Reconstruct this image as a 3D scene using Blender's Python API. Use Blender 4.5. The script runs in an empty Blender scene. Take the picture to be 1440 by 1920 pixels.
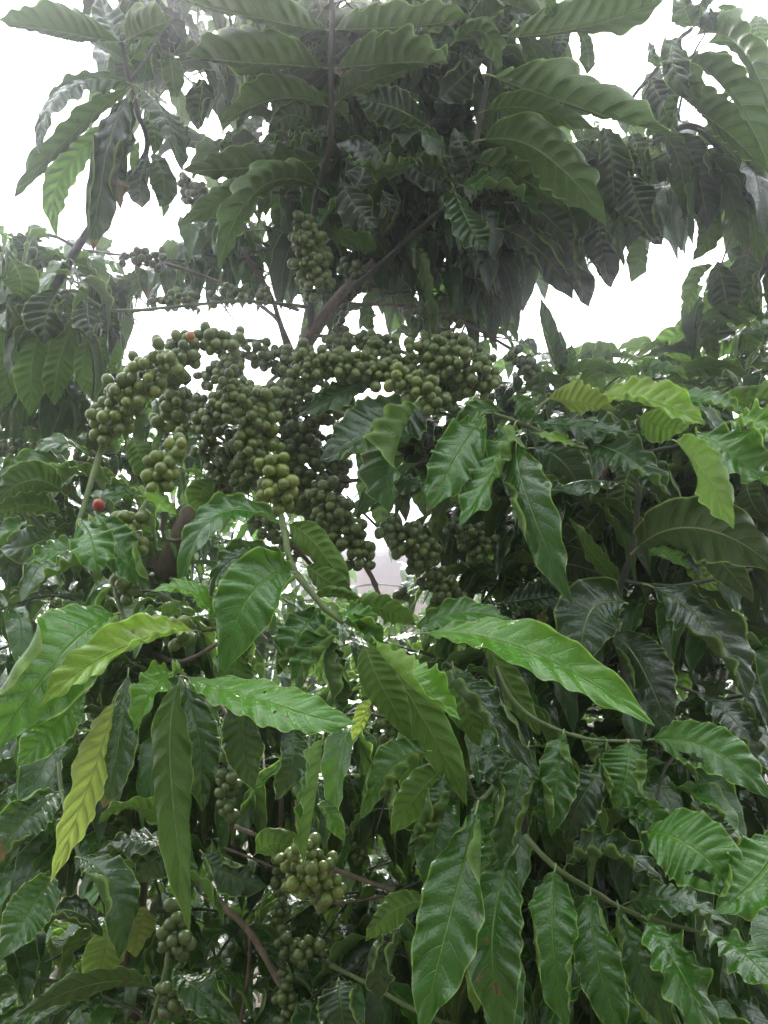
import bpy, math, random
import numpy as np

# ------------------------------------------------------------ camera, sky, sun, exposure
scene = bpy.context.scene
col = scene.collection
R = math.radians
PITCH = R(12.0); HALF = math.tan(R(33.5)); CAMZ = 1.5
cam_d = bpy.data.cameras.new('camera'); cam = bpy.data.objects.new('camera', cam_d); col.objects.link(cam)
cam_d.sensor_fit = 'VERTICAL'; cam_d.sensor_height = 24; cam_d.lens = 12 / HALF
cam_d.clip_start = 0.02; cam_d.clip_end = 2000
cam.location = (0, 0, CAMZ); cam.rotation_euler = (R(90) + PITCH, 0, 0)
scene.camera = cam

world = bpy.data.worlds.new('World'); scene.world = world; world.use_nodes = True
wn = world.node_tree; wl = wn.links; wn.nodes.clear()
SUN_EL, SUN_AZ = R(46.5), R(-3)
sky = wn.nodes.new('ShaderNodeTexSky'); sky.sky_type = 'NISHITA'; sky.sun_disc = False
sky.sun_elevation = SUN_EL; sky.sun_rotation = SUN_AZ; sky.air_density = 1.2; sky.dust_density = 4
tc = wn.nodes.new('ShaderNodeTexCoord'); nz = wn.nodes.new('ShaderNodeTexNoise'); nz.inputs['Scale'].default_value = 1.6
nz.inputs['Detail'].default_value = 5
cr = wn.nodes.new('ShaderNodeValToRGB')
cr.color_ramp.elements[0].position = .3; cr.color_ramp.elements[0].color = (10.5, 10.9, 11.6, 1)
cr.color_ramp.elements[1].position = .75; cr.color_ramp.elements[1].color = (14.0, 14.0, 14.0, 1)
mx = wn.nodes.new('ShaderNodeMixRGB'); mx.inputs[0].default_value = .88
bg = wn.nodes.new('ShaderNodeBackground'); bg.inputs[1].default_value = .1
wo = wn.nodes.new('ShaderNodeOutputWorld')
wl.new(tc.outputs['Generated'], nz.inputs['Vector']); wl.new(nz.outputs['Fac'], cr.inputs[0])
sxyz = wn.nodes.new('ShaderNodeVectorMath'); sxyz.operation = 'DOT_PRODUCT'        # brighter round the veiled sun, darker towards the horizon behind
sxyz.inputs[1].default_value = (math.cos(SUN_EL) * math.sin(SUN_AZ), math.cos(SUN_EL) * math.cos(SUN_AZ), math.sin(SUN_EL))
wl.new(tc.outputs['Generated'], sxyz.inputs[0])
gr = wn.nodes.new('ShaderNodeMapRange'); gr.inputs['From Min'].default_value = -.35; gr.inputs['From Max'].default_value = 1
gr.inputs['To Min'].default_value = .12; gr.inputs['To Max'].default_value = 2.0; wl.new(sxyz.outputs['Value'], gr.inputs['Value'])
ml = wn.nodes.new('ShaderNodeVectorMath'); ml.operation = 'SCALE'
wl.new(sky.outputs[0], mx.inputs[1]); wl.new(cr.outputs[0], mx.inputs[2]); wl.new(mx.outputs[0], ml.inputs[0]); wl.new(gr.outputs[0], ml.inputs['Scale']); wl.new(ml.outputs[0], bg.inputs[0]); wl.new(bg.outputs[0], wo.inputs[0])

sun_d = bpy.data.lights.new('sun', 'SUN'); sun_d.energy = 4.8; sun_d.angle = R(18); sun_d.color = (1, .96, .9)
sun = bpy.data.objects.new('sun', sun_d); col.objects.link(sun); sun.location = (0, 6, 12)
sun.rotation_euler = (-(R(90) - SUN_EL), 0, -SUN_AZ)   # high, beyond the trees, veiled by cloud

scene.view_settings.view_transform = 'Standard'; scene.view_settings.look = 'None'
scene.view_settings.gamma = 1; scene.view_settings.exposure = 1.42
scene.cycles.max_bounces = 8; scene.cycles.transmission_bounces = 6; scene.cycles.volume_bounces = 1
scene.cycles.use_denoising = True

# ------------------------------------------------------------ helpers
FWD = np.array([0, math.cos(PITCH), math.sin(PITCH)]); UPV = np.array([0, -math.sin(PITCH), math.cos(PITCH)])
RGT = np.array([1., 0, 0]); CAMP = np.array([0, 0, CAMZ]); UP = np.array([0., 0, 1])
K = HALF / 960
def P(px, py, d): return CAMP + d * (FWD + (px - 720) * K * RGT + (960 - py) * K * UPV)
def proj(p):
    q = np.asarray(p) - CAMP; d = q @ FWD; d = np.where(np.abs(d) < 1e-3, 1e-3, d)
    return 720 + (q @ RGT) / d / K, 960 - (q @ UPV) / d / K, d
def nrm(v): return v / (np.linalg.norm(v, axis=-1, keepdims=True) + 1e-12)
rng = np.random.default_rng(7)
def U(a, b): return float(rng.uniform(a, b))

def build_mesh(name, V, F, uvs=None, tint=None, mats=(), smooth=True, aux=None):
    me = bpy.data.meshes.new(name); V = np.asarray(V, np.float32); F = np.asarray(F, np.int32)
    me.vertices.add(len(V)); me.vertices.foreach_set('co', V.ravel())
    nf = len(F); k = F.shape[1]
    me.loops.add(nf * k); me.loops.foreach_set('vertex_index', F.ravel())
    me.polygons.add(nf); me.polygons.foreach_set('loop_start', np.arange(nf, dtype=np.int32) * k)
    me.polygons.foreach_set('loop_total', np.full(nf, k, np.int32))
    if uvs is not None:
        l = me.uv_layers.new(name='UVMap'); l.data.foreach_set('uv', np.asarray(uvs, np.float32)[F.ravel()].ravel())
    if tint is not None:
        a = me.attributes.new('tint', 'FLOAT', 'POINT'); a.data.foreach_set('value', np.asarray(tint, np.float32))
    if aux is not None:
        a = me.attributes.new('rib', 'FLOAT', 'POINT'); a.data.foreach_set('value', np.asarray(aux, np.float32))
    me.polygons.foreach_set('use_smooth', np.full(nf, smooth))
    for m in mats: me.materials.append(m)
    me.update(); me.validate()
    return me
def link(name, me, parent=None, loc=(0, 0, 0)):
    o = bpy.data.objects.new(name, me); col.objects.link(o)
    o.location = loc
    if parent is not None: o.parent = parent
    return o
def tag(o, label=None, cat=None, group=None, kind=None):
    if label: o['label'] = label
    if cat: o['category'] = cat
    if group: o['group'] = group
    if kind: o['kind'] = kind
    return o

# ------------------------------------------------------------ materials
def mat(name):
    m = bpy.data.materials.new(name); m.use_nodes = True; m.node_tree.nodes.clear()
    return m, m.node_tree.nodes, m.node_tree.links
def N_(ns, t, **kw):
    n = ns.new(t)
    for k, v in kw.items(): setattr(n, k, v)
    return n
def math_(ns, ls, op, a, b=None, c=None, clamp=False):
    n = ns.new('ShaderNodeMath'); n.operation = op; n.use_clamp = clamp
    for i, v in enumerate((a, b, c)):
        if v is None: continue
        if isinstance(v, (int, float)): n.inputs[i].default_value = v
        else: ls.new(v, n.inputs[i])
    return n.outputs[0]
def mixc(ns, ls, f, a, b, mode='MIX'):
    n = ns.new('ShaderNodeMixRGB'); n.blend_type = mode
    for i, v in enumerate((f, a, b)):
        if isinstance(v, (int, float)): n.inputs[i].default_value = v
        elif isinstance(v, tuple): n.inputs[i].default_value = v + (1,)
        else: ls.new(v, n.inputs[i])
    return n.outputs[0]
def ramp(ns, ls, f, stops):
    n = ns.new('ShaderNodeValToRGB'); e = n.color_ramp.elements
    e[0].position, e[0].color = stops[0][0], stops[0][1] + (1,); e[1].position, e[1].color = stops[-1][0], stops[-1][1] + (1,)
    for p, c in stops[1:-1]:
        x = e.new(p); x.color = c + (1,)
    ls.new(f, n.inputs[0]); return n.outputs[0]

def leaf_material():
    m, ns, ls = mat('coffee_leaf')
    at = N_(ns, 'ShaderNodeAttribute', attribute_name='tint'); t = at.outputs['Fac']
    rib = N_(ns, 'ShaderNodeAttribute', attribute_name='rib').outputs['Fac']     # vein phase
    uv = N_(ns, 'ShaderNodeUVMap', uv_map='UVMap'); sx = N_(ns, 'ShaderNodeSeparateXYZ'); ls.new(uv.outputs[0], sx.inputs[0])
    u = math_(ns, ls, 'ABSOLUTE', math_(ns, ls, 'SUBTRACT', math_(ns, ls, 'MULTIPLY', sx.outputs[0], 2.0), 1.0))
    tco = N_(ns, 'ShaderNodeTexCoord')
    nzb = N_(ns, 'ShaderNodeTexNoise'); nzb.inputs['Scale'].default_value = 14; nzb.inputs['Detail'].default_value = 4
    ls.new(tco.outputs['Object'], nzb.inputs['Vector'])
    tt = math_(ns, ls, 'ADD', t, math_(ns, ls, 'MULTIPLY', math_(ns, ls, 'SUBTRACT', nzb.outputs['Fac'], .5), .22), clamp=True)
    top = ramp(ns, ls, tt, [(0, (.012, .030, .010)), (.22, (.017, .070, .007)), (.5, (.042, .158, .009)), (.75, (.13, .30, .025)), (1, (.42, .43, .08))])
    # midrib and lateral veins
    mid = math_(ns, ls, 'SUBTRACT', 1.0, math_(ns, ls, 'MULTIPLY', u, math_(ns, ls, 'ADD', 14.0, math_(ns, ls, 'MULTIPLY', sx.outputs[1], 20.0))), clamp=True)
    fr = math_(ns, ls, 'FRACT', rib)
    fd = math_(ns, ls, 'ABSOLUTE', math_(ns, ls, 'SUBTRACT', fr, .5))            # .5 at the vein
    lat = math_(ns, ls, 'MULTIPLY', math_(ns, ls, 'SUBTRACT', math_(ns, ls, 'MULTIPLY', fd, 2.0), .93), 14.0, clamp=True)
    lat = math_(ns, ls, 'MULTIPLY', lat, math_(ns, ls, 'SUBTRACT', 1.0, math_(ns, ls, 'POWER', u, 3.0)))
    vein = math_(ns, ls, 'MAXIMUM', math_(ns, ls, 'MULTIPLY', mid, .95), math_(ns, ls, 'MULTIPLY', lat, .5))
    veinc = mixc(ns, ls, .6, top, (.24, .40, .08))
    topc = mixc(ns, ls, vein, top, veinc)
    edge = math_(ns, ls, 'MULTIPLY', math_(ns, ls, 'SUBTRACT', u, .925), 18.0, clamp=True)
    topc = mixc(ns, ls, math_(ns, ls, 'MULTIPLY', edge, .7), topc, (.20, .32, .07))
    und = mixc(ns, ls, math_(ns, ls, 'ADD', .14, math_(ns, ls, 'MULTIPLY', t, .75), clamp=True), top, (.15, .215, .06))
    und = mixc(ns, ls, vein, und, (.24, .29, .12))
    und = mixc(ns, ls, math_(ns, ls, 'MULTIPLY', edge, .6), und, (.22, .31, .09))
    # small rust spots
    sp = N_(ns, 'ShaderNodeTexNoise'); sp.inputs['Scale'].default_value = 75; sp.inputs['Detail'].default_value = 1; ls.new(tco.outputs['Object'], sp.inputs['Vector'])
    spm = math_(ns, ls, 'MULTIPLY', math_(ns, ls, 'SUBTRACT', sp.outputs['Fac'], .735), 30.0, clamp=True)
    topc = mixc(ns, ls, spm, topc, (.10, .065, .03)); und = mixc(ns, ls, spm, und, (.10, .065, .03))
    geo0 = N_(ns, 'ShaderNodeNewGeometry'); np_ = N_(ns, 'ShaderNodeTexNoise'); np_.inputs['Scale'].default_value = 7; ls.new(geo0.outputs['Position'], np_.inputs['Vector'])
    tipm = math_(ns, ls, 'ADD', math_(ns, ls, 'MULTIPLY', sx.outputs[1], 1.0), math_(ns, ls, 'MULTIPLY', math_(ns, ls, 'SUBTRACT', np_.outputs['Fac'], .66), 1.6))
    tipm = math_(ns, ls, 'ADD', tipm, math_(ns, ls, 'MULTIPLY', math_(ns, ls, 'SUBTRACT', sp.outputs['Fac'], .5), .25))
    tipm = math_(ns, ls, 'MULTIPLY', math_(ns, ls, 'SUBTRACT', tipm, .90), 22.0, clamp=True)       # browned dry tips on some leaves
    topc = mixc(ns, ls, tipm, topc, (.14, .085, .035)); und = mixc(ns, ls, tipm, und, (.16, .10, .045))
    geo = N_(ns, 'ShaderNodeNewGeometry'); back = geo.outputs['Backfacing']
    basec = mixc(ns, ls, back, topc, und)
    # relief
    vo = N_(ns, 'ShaderNodeTexVoronoi', feature='DISTANCE_TO_EDGE'); vo.inputs['Scale'].default_value = 190; ls.new(tco.outputs['Object'], vo.inputs['Vector'])
    vo_h = math_(ns, ls, 'MINIMUM', vo.outputs['Distance'], .22)
    hh = math_(ns, ls, 'SUBTRACT', math_(ns, ls, 'ADD', math_(ns, ls, 'MULTIPLY', vo_h, .45), math_(ns, ls, 'MULTIPLY', nzb.outputs['Fac'], 1.2)), math_(ns, ls, 'MULTIPLY', vein, .6))
    bp = N_(ns, 'ShaderNodeBump'); bp.inputs['Strength'].default_value = .7; bp.inputs['Distance'].default_value = .0022; ls.new(hh, bp.inputs['Height'])
    pr = N_(ns, 'ShaderNodeBsdfPrincipled'); ls.new(basec, pr.inputs['Base Color']); ls.new(bp.outputs[0], pr.inputs['Normal'])
    rg = math_(ns, ls, 'ADD', .08, math_(ns, ls, 'MULTIPLY', nzb.outputs['Fac'], .30))
    rg = math_(ns, ls, 'ADD', rg, math_(ns, ls, 'MULTIPLY', back, .25)); ls.new(rg, pr.inputs['Roughness'])
    ls.new(math_(ns, ls, 'SUBTRACT', .55, math_(ns, ls, 'MULTIPLY', back, .35)), pr.inputs['Specular IOR Level'])
    tr = N_(ns, 'ShaderNodeBsdfTranslucent')
    trc = mixc(ns, ls, .55, top, (.22, .42, .06)); trc = mixc(ns, ls, edge, trc, (.36, .56, .14))
    trc = mixc(ns, ls, math_(ns, ls, 'MULTIPLY', mid, .8), trc, (.06, .10, .03))
    trc = mixc(ns, ls, math_(ns, ls, 'MULTIPLY', lat, .45), trc, (.08, .14, .03))
    lam_shade = math_(ns, ls, 'MULTIPLY', math_(ns, ls, 'SINE', math_(ns, ls, 'MULTIPLY', fr, math.pi)), math_(ns, ls, 'ADD', .45, math_(ns, ls, 'MULTIPLY', fr, 1.1)))
    lam_shade = math_(ns, ls, 'ADD', .30, lam_shade)                       # lamina thinner between veins; brighter far side imitates shading of the quilted relief
    ls.new(trc, tr.inputs['Color']); ls.new(bp.outputs[0], tr.inputs['Normal'])
    f = math_(ns, ls, 'ADD', .075, math_(ns, ls, 'MULTIPLY', t, .34)); f = math_(ns, ls, 'MULTIPLY', f, lam_shade); f = math_(ns, ls, 'ADD', f, math_(ns, ls, 'MULTIPLY', edge, .2), clamp=True)
    ms = N_(ns, 'ShaderNodeMixShader'); ls.new(f, ms.inputs[0]); ls.new(pr.outputs[0], ms.inputs[1]); ls.new(tr.outputs[0], ms.inputs[2])
    # insect holes cut clean through some leaves
    out = N_(ns, 'ShaderNodeOutputMaterial'); ls.new(ms.outputs[0], out.inputs[0])
    return m

def cherry_material():
    m, ns, ls = mat('coffee_cherry')
    t = N_(ns, 'ShaderNodeAttribute', attribute_name='tint').outputs['Fac']
    uv = N_(ns, 'ShaderNodeUVMap', uv_map='UVMap'); sx = N_(ns, 'ShaderNodeSeparateXYZ'); ls.new(uv.outputs[0], sx.inputs[0])
    tco = N_(ns, 'ShaderNodeTexCoord')
    nz = N_(ns, 'ShaderNodeTexNoise'); nz.inputs['Scale'].default_value = 120; nz.inputs['Detail'].default_value = 3; ls.new(tco.outputs['Object'], nz.inputs['Vector'])
    c = ramp(ns, ls, t, [(0, (.024, .055, .012)), (.4, (.090, .150, .024)), (.8, (.23, .29, .05)), (.9, (.50, .20, .05)), (1, (.32, .012, .02))])
    c = mixc(ns, ls, math_(ns, ls, 'MULTIPLY', nz.outputs['Fac'], .35), c, (.055, .075, .02))
    st = math_(ns, ls, 'SINE', math_(ns, ls, 'MULTIPLY', sx.outputs[0], 75.0))
    c = mixc(ns, ls, math_(ns, ls, 'MULTIPLY', math_(ns, ls, 'ADD', st, 1.0), .06), c, (.22, .26, .10))
    ring = math_(ns, ls, 'MULTIPLY', math_(ns, ls, 'SUBTRACT', sx.outputs[1], .905), 40.0, clamp=True)
    c = mixc(ns, ls, math_(ns, ls, 'MULTIPLY', ring, .5), c, (.20, .20, .09))
    dot = math_(ns, ls, 'MULTIPLY', math_(ns, ls, 'SUBTRACT', sx.outputs[1], .945), 40.0, clamp=True)
    c = mixc(ns, ls, dot, c, (.035, .025, .015))
    bp = N_(ns, 'ShaderNodeBump'); bp.inputs['Strength'].default_value = .25; bp.inputs['Distance'].default_value = .0006; ls.new(nz.outputs['Fac'], bp.inputs['Height'])
    pr = N_(ns, 'ShaderNodeBsdfPrincipled'); ls.new(c, pr.inputs['Base Color']); ls.new(bp.outputs[0], pr.inputs['Normal'])
    ls.new(math_(ns, ls, 'ADD', .20, math_(ns, ls, 'MULTIPLY', nz.outputs['Fac'], .28)), pr.inputs['Roughness'])
    pr.inputs['Subsurface Weight'].default_value = .0
    out = N_(ns, 'ShaderNodeOutputMaterial'); ls.new(pr.outputs[0], out.inputs[0])
    return m

def bark_material(name, a, b, sc=60):
    m, ns, ls = mat(name); tco = N_(ns, 'ShaderNodeTexCoord')
    mp = N_(ns, 'ShaderNodeMapping'); mp.inputs['Scale'].default_value = (1, 1, .35); ls.new(tco.outputs['Object'], mp.inputs[0])
    nz = N_(ns, 'ShaderNodeTexNoise'); nz.inputs['Scale'].default_value = sc; nz.inputs['Detail'].default_value = 6; nz.inputs['Roughness'].default_value = .7; ls.new(mp.outputs[0], nz.inputs['Vector'])
    c = ramp(ns, ls, nz.outputs['Fac'], [(.3, a), (.7, b)])
    bp = N_(ns, 'ShaderNodeBump'); bp.inputs['Strength'].default_value = .9; bp.inputs['Distance'].default_value = .004; ls.new(nz.outputs['Fac'], bp.inputs['Height'])
    pr = N_(ns, 'ShaderNodeBsdfPrincipled'); pr.inputs['Roughness'].default_value = .75; ls.new(c, pr.inputs['Base Color']); ls.new(bp.outputs[0], pr.inputs['Normal'])
    out = N_(ns, 'ShaderNodeOutputMaterial'); ls.new(pr.outputs[0], out.inputs[0])
    return m
M_LEAF = leaf_material(); M_CH = cherry_material()
M_BARK = bark_material('brown_bark', (.050, .040, .028), (.21, .165, .11))
M_TWIG = bark_material('dark_twig_bark', (.045, .035, .025), (.13, .095, .065), 90)
M_GREEN = bark_material('green_stem', (.06, .10, .03), (.13, .18, .06), 80)
M_DSTEM = bark_material('dark_green_stem', (.025, .035, .02), (.06, .07, .04), 80)
M_SOIL = bark_material('soil', (.025, .022, .013), (.085, .065, .04), 9)
M_WALL = bark_material('plaster', (.42, .28, .24), (.55, .39, .33), 6)
M_ROOF = bark_material('roof_sheet', (.20, .17, .16), (.30, .26, .24), 8)

# ------------------------------------------------------------ leaf geometry
PT = np.array([0, .03, .08, .16, .27, .40, .52, .64, .75, .84, .90, .945, .975, 1.0])
PW = np.array([.02, .16, .38, .66, .88, .99, 1.0, .93, .77, .56, .37, .20, .10, .02])
def leaf(b, m, tip, w, n, rows=52, cols=7, nv=11, fold=12, wave=.5, corr=.5, twist=0, tint=.3, pet=.07, bow=0., holes=None, curl=0.):
    """curved corrugated leaf: b, m, tip in world metres, w full width, n the side its upper face looks to"""
    b, m, tip, n = map(lambda a: np.asarray(a, float), (b, m, tip, n))
    c = 2 * m - (b + tip) / 2
    t = np.linspace(0, 1, rows + 1)[:, None]
    C = (1 - t) ** 2 * b + 2 * t * (1 - t) * c + t ** 2 * tip
    T = nrm(2 * (1 - t) * (c - b) + 2 * t * (tip - c))
    L = np.linalg.norm(np.diff(C, axis=0), axis=1).sum()
    Nn = nrm(n - (T @ n)[:, None] * T)
    B = np.cross(Nn, T)
    a = np.radians(twist) * (t - .4); Nn, B = Nn * np.cos(a) + B * np.sin(a), B * np.cos(a) - Nn * np.sin(a)
    C = C + B * (np.sin(t * np.pi * U(1.2, 2.6) + U(0, 6)) * L * .012 * t)
    us = np.concatenate([-np.sin(np.linspace(np.pi / 2, 0, cols + 1)), np.sin(np.linspace(0, np.pi / 2, cols + 1))[1:]])[None, :]
    us = us * .55 + np.concatenate([np.linspace(-1, 0, cols + 1), np.linspace(0, 1, cols + 1)[1:]])[None, :] * .45
    au = np.abs(us); side = np.sign(us)
    t_ = t + .012 * np.sin(t * U(11, 19) + U(0, 6)) * np.minimum(1, t * 4) * (1 - t)
    ph = nv * (t_ ** .92) - au ** 1.15 * nv * .115 + np.where(side > 0, U(0, 1), U(0, 1))
    bul = (np.sin(np.pi * ph) ** 2 + .012) ** .33 - .62
    wid = np.interp(t, PT, PW) * w / 2
    env = np.minimum(1, t * 9) * np.minimum(1, (1 - t) * 7)
    p1, p2, f1, f2 = U(0, 6.28), U(0, 6.28), U(.45, .8), U(.45, .8)
    pw = np.where(side > 0, 2 * np.pi * ph * f1 + p1, 2 * np.pi * ph * f2 + p2)
    pw = pw + .9 * np.sin(t * U(7, 12) + p1) + .35 * side
    amp = w * .5 * wave
    und = (np.tanh(1.5 * np.sin(pw)) + .55 * np.sin(pw * .43 + p2)) * amp * .29 * au ** 2.2 * env
    und = und + np.sin(np.where(side > 0, t * 5 + p2, t * 4.4 + p1)) * w * .05 * au * env
    hw = wid * us * (1 + .07 * wave * np.sin(pw + 2.2) * au ** 2 * env + .03 * np.sin(t * 9 + p2 + side))
    fo = np.radians(fold) * (1 + .25 * np.sin(t * 7 + p1))
    # arch across: fold near the midrib, then bow the margins back
    X = hw * np.cos(fo)
    Z = np.abs(hw) * np.sin(fo) - bow * w * .5 * (au ** 2) * np.minimum(1, wid / (w * .5)) \
        + bul * corr * w * .15 * np.minimum(1, au * 2.6) * (1 - .85 * au ** 3) * env + und \
        - w * .012 * np.exp(-(au / .06) ** 2)
    if curl > 0:                                           # margins rolled up in places
        cs = np.where(side > 0, np.sin(t * U(3, 8) + U(0, 6)), np.sin(t * U(3, 8) + U(0, 6)))
        th = curl * np.clip(cs * .8 + .35, 0, 1) * env * np.clip((au - .45) / .55, 0, 1) ** 1.2
        st = np.clip(au - .45, 0, 1) * wid
        X = X - side * st * (1 - np.cos(th)); Z = Z + st * np.sin(th)
    V = C[:, None, :] + B[:, None, :] * X[:, :, None] + Nn[:, None, :] * Z[:, :, None]
    nc = V.shape[1]
    idx = np.arange((rows + 1) * nc).reshape(rows + 1, nc)
    F = np.stack([idx[:-1, :-1], idx[1:, :-1], idx[1:, 1:], idx[:-1, 1:]], -1).reshape(-1, 4)
    uv = np.stack(np.broadcast_arrays((us + 1) / 2, t), -1).reshape(-1, 2)
    rib = (ph + np.zeros_like(us) + .0).reshape(-1)
    if holes:
        fc = uv[F].mean(1); keep = np.ones(len(F), bool)
        for (hu, ht, ru, rt) in holes:
            q = ((fc[:, 0] - hu) / ru) ** 2 + ((fc[:, 1] - ht) / rt) ** 2
            keep &= q > 1 + .5 * np.sin(np.arctan2(fc[:, 1] - ht, fc[:, 0] - hu) * 5)
        F = F[keep]
    V = V.reshape(-1, 3); n0 = len(V)
    tn = np.full(n0, tint)
    if pet > 0:                                            # petiole
        k = 5; pl = L * pet; r = max(w * .018, .0006)
        pp = [b + T[0] * pl * .3, b - T[0] * pl * .5 - UP * 0, b - T[0] * pl - Nn[0] * pl * .15]
        rr = [r * .8, r, r * 1.2]; ang = np.arange(k) * 2 * np.pi / k
        PV = np.concatenate([p + (np.cos(ang)[:, None] * B[0] + np.sin(ang)[:, None] * Nn[0]) * q for p, q in zip(pp, rr)])
        PF = [[n0 + s * k + j, n0 + s * k + (j + 1) % k, n0 + (s + 1) * k + (j + 1) % k, n0 + (s + 1) * k + j] for s in range(2) for j in range(k)]
        V = np.concatenate([V, PV]); F = np.concatenate([F, np.array(PF)])
        uv = np.concatenate([uv, np.full((len(PV), 2), .5)]); rib = np.concatenate([rib, np.zeros(len(PV))]); tn = np.concatenate([tn, np.full(len(PV), tint)])
    return V, F, uv, tn, rib

def tube(pts, rad, sides=8, sub=5, nodes=0., seed=0):
    """tapered, slightly knotted limb along pts"""
    pts = np.array(pts, float); rad = np.array(rad, float)
    q = np.vstack([2 * pts[0] - pts[1], pts, 2 * pts[-1] - pts[-2]]); C = []; Rr = []
    for i in range(1, len(q) - 2):
        for s in range(sub):
            f = s / sub; a, b_, c_, d_ = q[i - 1], q[i], q[i + 1], q[i + 2]
            C.append(.5 * (2 * b_ + (c_ - a) * f + (2 * a - 5 * b_ + 4 * c_ - d_) * f * f + (-a + 3 * b_ - 3 * c_ + d_) * f ** 3))
            Rr.append(rad[i - 1] * (1 - f) + rad[i] * f)
    C.append(pts[-1]); Rr.append(rad[-1]); C = np.array(C); Rr = np.array(Rr)
    if nodes:
        s = np.concatenate([[0], np.cumsum(np.linalg.norm(np.diff(C, axis=0), axis=1))]); Rr = Rr * (1 + .28 * np.maximum(0, np.cos(2 * np.pi * s / nodes)) ** 8)
    T = nrm(np.gradient(C, axis=0)); ref = np.array([.3, 1, .2]); A = nrm(np.cross(T, ref)); Bb = np.cross(T, A)
    ang = np.arange(sides) * 2 * np.pi / sides; g = np.random.default_rng(seed)
    wob = 1 + .10 * g.standard_normal((len(C), sides))
    V = C[:, None] + (A[:, None] * np.cos(ang)[None, :, None] + Bb[:, None] * np.sin(ang)[None, :, None]) * (Rr[:, None] * wob)[:, :, None]
    idx = np.arange(len(C) * sides).reshape(len(C), sides); nx = np.roll(idx, -1, 1)
    F = np.stack([idx[:-1], nx[:-1], nx[1:], idx[1:]], -1).reshape(-1, 4)
    return V.reshape(-1, 3), F

# cherry template: axis +z, stalk at -z, blossom scar at +z
def sphere(nu, nvv):
    V = []; uv = []
    for j in range(nvv + 1):
        v = j / nvv; th = np.pi * (1 - v)
        for i in range(nu + 1):
            u = i / nu; a = 2 * np.pi * u; z = np.cos(th) * 1.14
            if v > .93: z -= .05
            V.append((np.sin(th) * np.cos(a), np.sin(th) * np.sin(a), z)); uv.append((u, v))
    F = [[j * (nu + 1) + i, j * (nu + 1) + i + 1, (j + 1) * (nu + 1) + i + 1, (j + 1) * (nu + 1) + i] for j in range(nvv) for i in range(nu)]
    return np.array(V), np.array(F), np.array(uv)
SPH = {0: sphere(16, 12), 1: sphere(9, 6)}

# ------------------------------------------------------------ plants
class Tree:
    def __init__(s, name, loc, label, cat, group=None, prefer=100):
        s.e = bpy.data.objects.new(name, None); col.objects.link(s.e); s.loc = np.array([loc[0], loc[1], 0.]); s.e.location = s.loc
        s.e.empty_display_size = .1
        tag(s.e, label, cat, group); s.leaves = []; s.cher = []; s.nb = 0; s.prefer = prefer
    def limb(s, name, pts, rad, m, nodes=0., sides=8):
        V, F = tube(pts, rad, sides, 6, nodes, s.nb); s.nb += 1; o = V[0].copy() if name != 'trunk' else s.loc
        return link(name, build_mesh(name, V - o, F, mats=[m]), s.e, o - s.loc)
    def leaf(s, size, data, base, label=None): s.leaves.append((size, data, base, label))
    def finish(s):
        s.leaves.sort(key=lambda q: -q[0]); k = s.prefer
        for size, (V, F, uv, tn, rib), b, lab in s.leaves[:k]:
            o = link('leaf', build_mesh('leaf', V - b, F, uv, tn, [M_LEAF], aux=rib), s.e, b - s.loc)
            if lab: o['label'] = lab
        rest = s.leaves[k:]
        if rest:
            off = 0; Vs = []; Fs = []; us = []; ts = []; rs = []
            for _, (V, F, uv, tn, rib), b, _l in rest:
                Vs.append(V); Fs.append(F + off); us.append(uv); ts.append(tn); rs.append(rib); off += len(V)
            o = link('foliage', build_mesh('foliage', np.concatenate(Vs) - s.loc, np.concatenate(Fs), np.concatenate(us), np.concatenate(ts), [M_LEAF], aux=np.concatenate(rs)), s.e)
            o['kind'] = 'stuff'
        if s.cher:
            s.cher.sort(key=lambda q: -q[0])
            def place(c, hi):
                _, p, ax, r, tnt = c; Vt, Ft, uvt = SPH[0 if hi else 1]
                ref = np.array([.12, .9, .4]); X = nrm(np.cross(ref, ax)); Y = np.cross(ax, X)
                g_ = abs(math.sin(p[0] * 917 + p[2] * 531)); sc = np.array([.94 + .06 * g_, .90 + .08 * g_, 1]) * r
                V = (X * Vt[:, :1] * sc[0] + Y * Vt[:, 1:2] * sc[1] + ax * Vt[:, 2:] * sc[2])
                return V, Ft, uvt, np.full(len(V), tnt)
            for c in s.cher[:100]:
                V, F, uv, tn = place(c, True)
                o = link('cherry', build_mesh('cherry', V, F, uv, tn, [M_CH]), s.e, c[1] - s.loc)
                if c[4] > .95: o['label'] = 'ripe red coffee cherry among green ones'
            off = 0; Vs = []; Fs = []; us = []; ts = []
            for c in s.cher[100:]:
                V, F, uv, tn = place(c, c[0] > 15); Vs.append(V + c[1]); Fs.append(F + off); us.append(uv); ts.append(tn); off += len(V)
            if Vs:
                o = link('cherries', build_mesh('cherries', np.concatenate(Vs) - s.loc, np.concatenate(Fs), np.concatenate(us), np.concatenate(ts), [M_CH]), s.e)
                o['kind'] = 'stuff'

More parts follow.
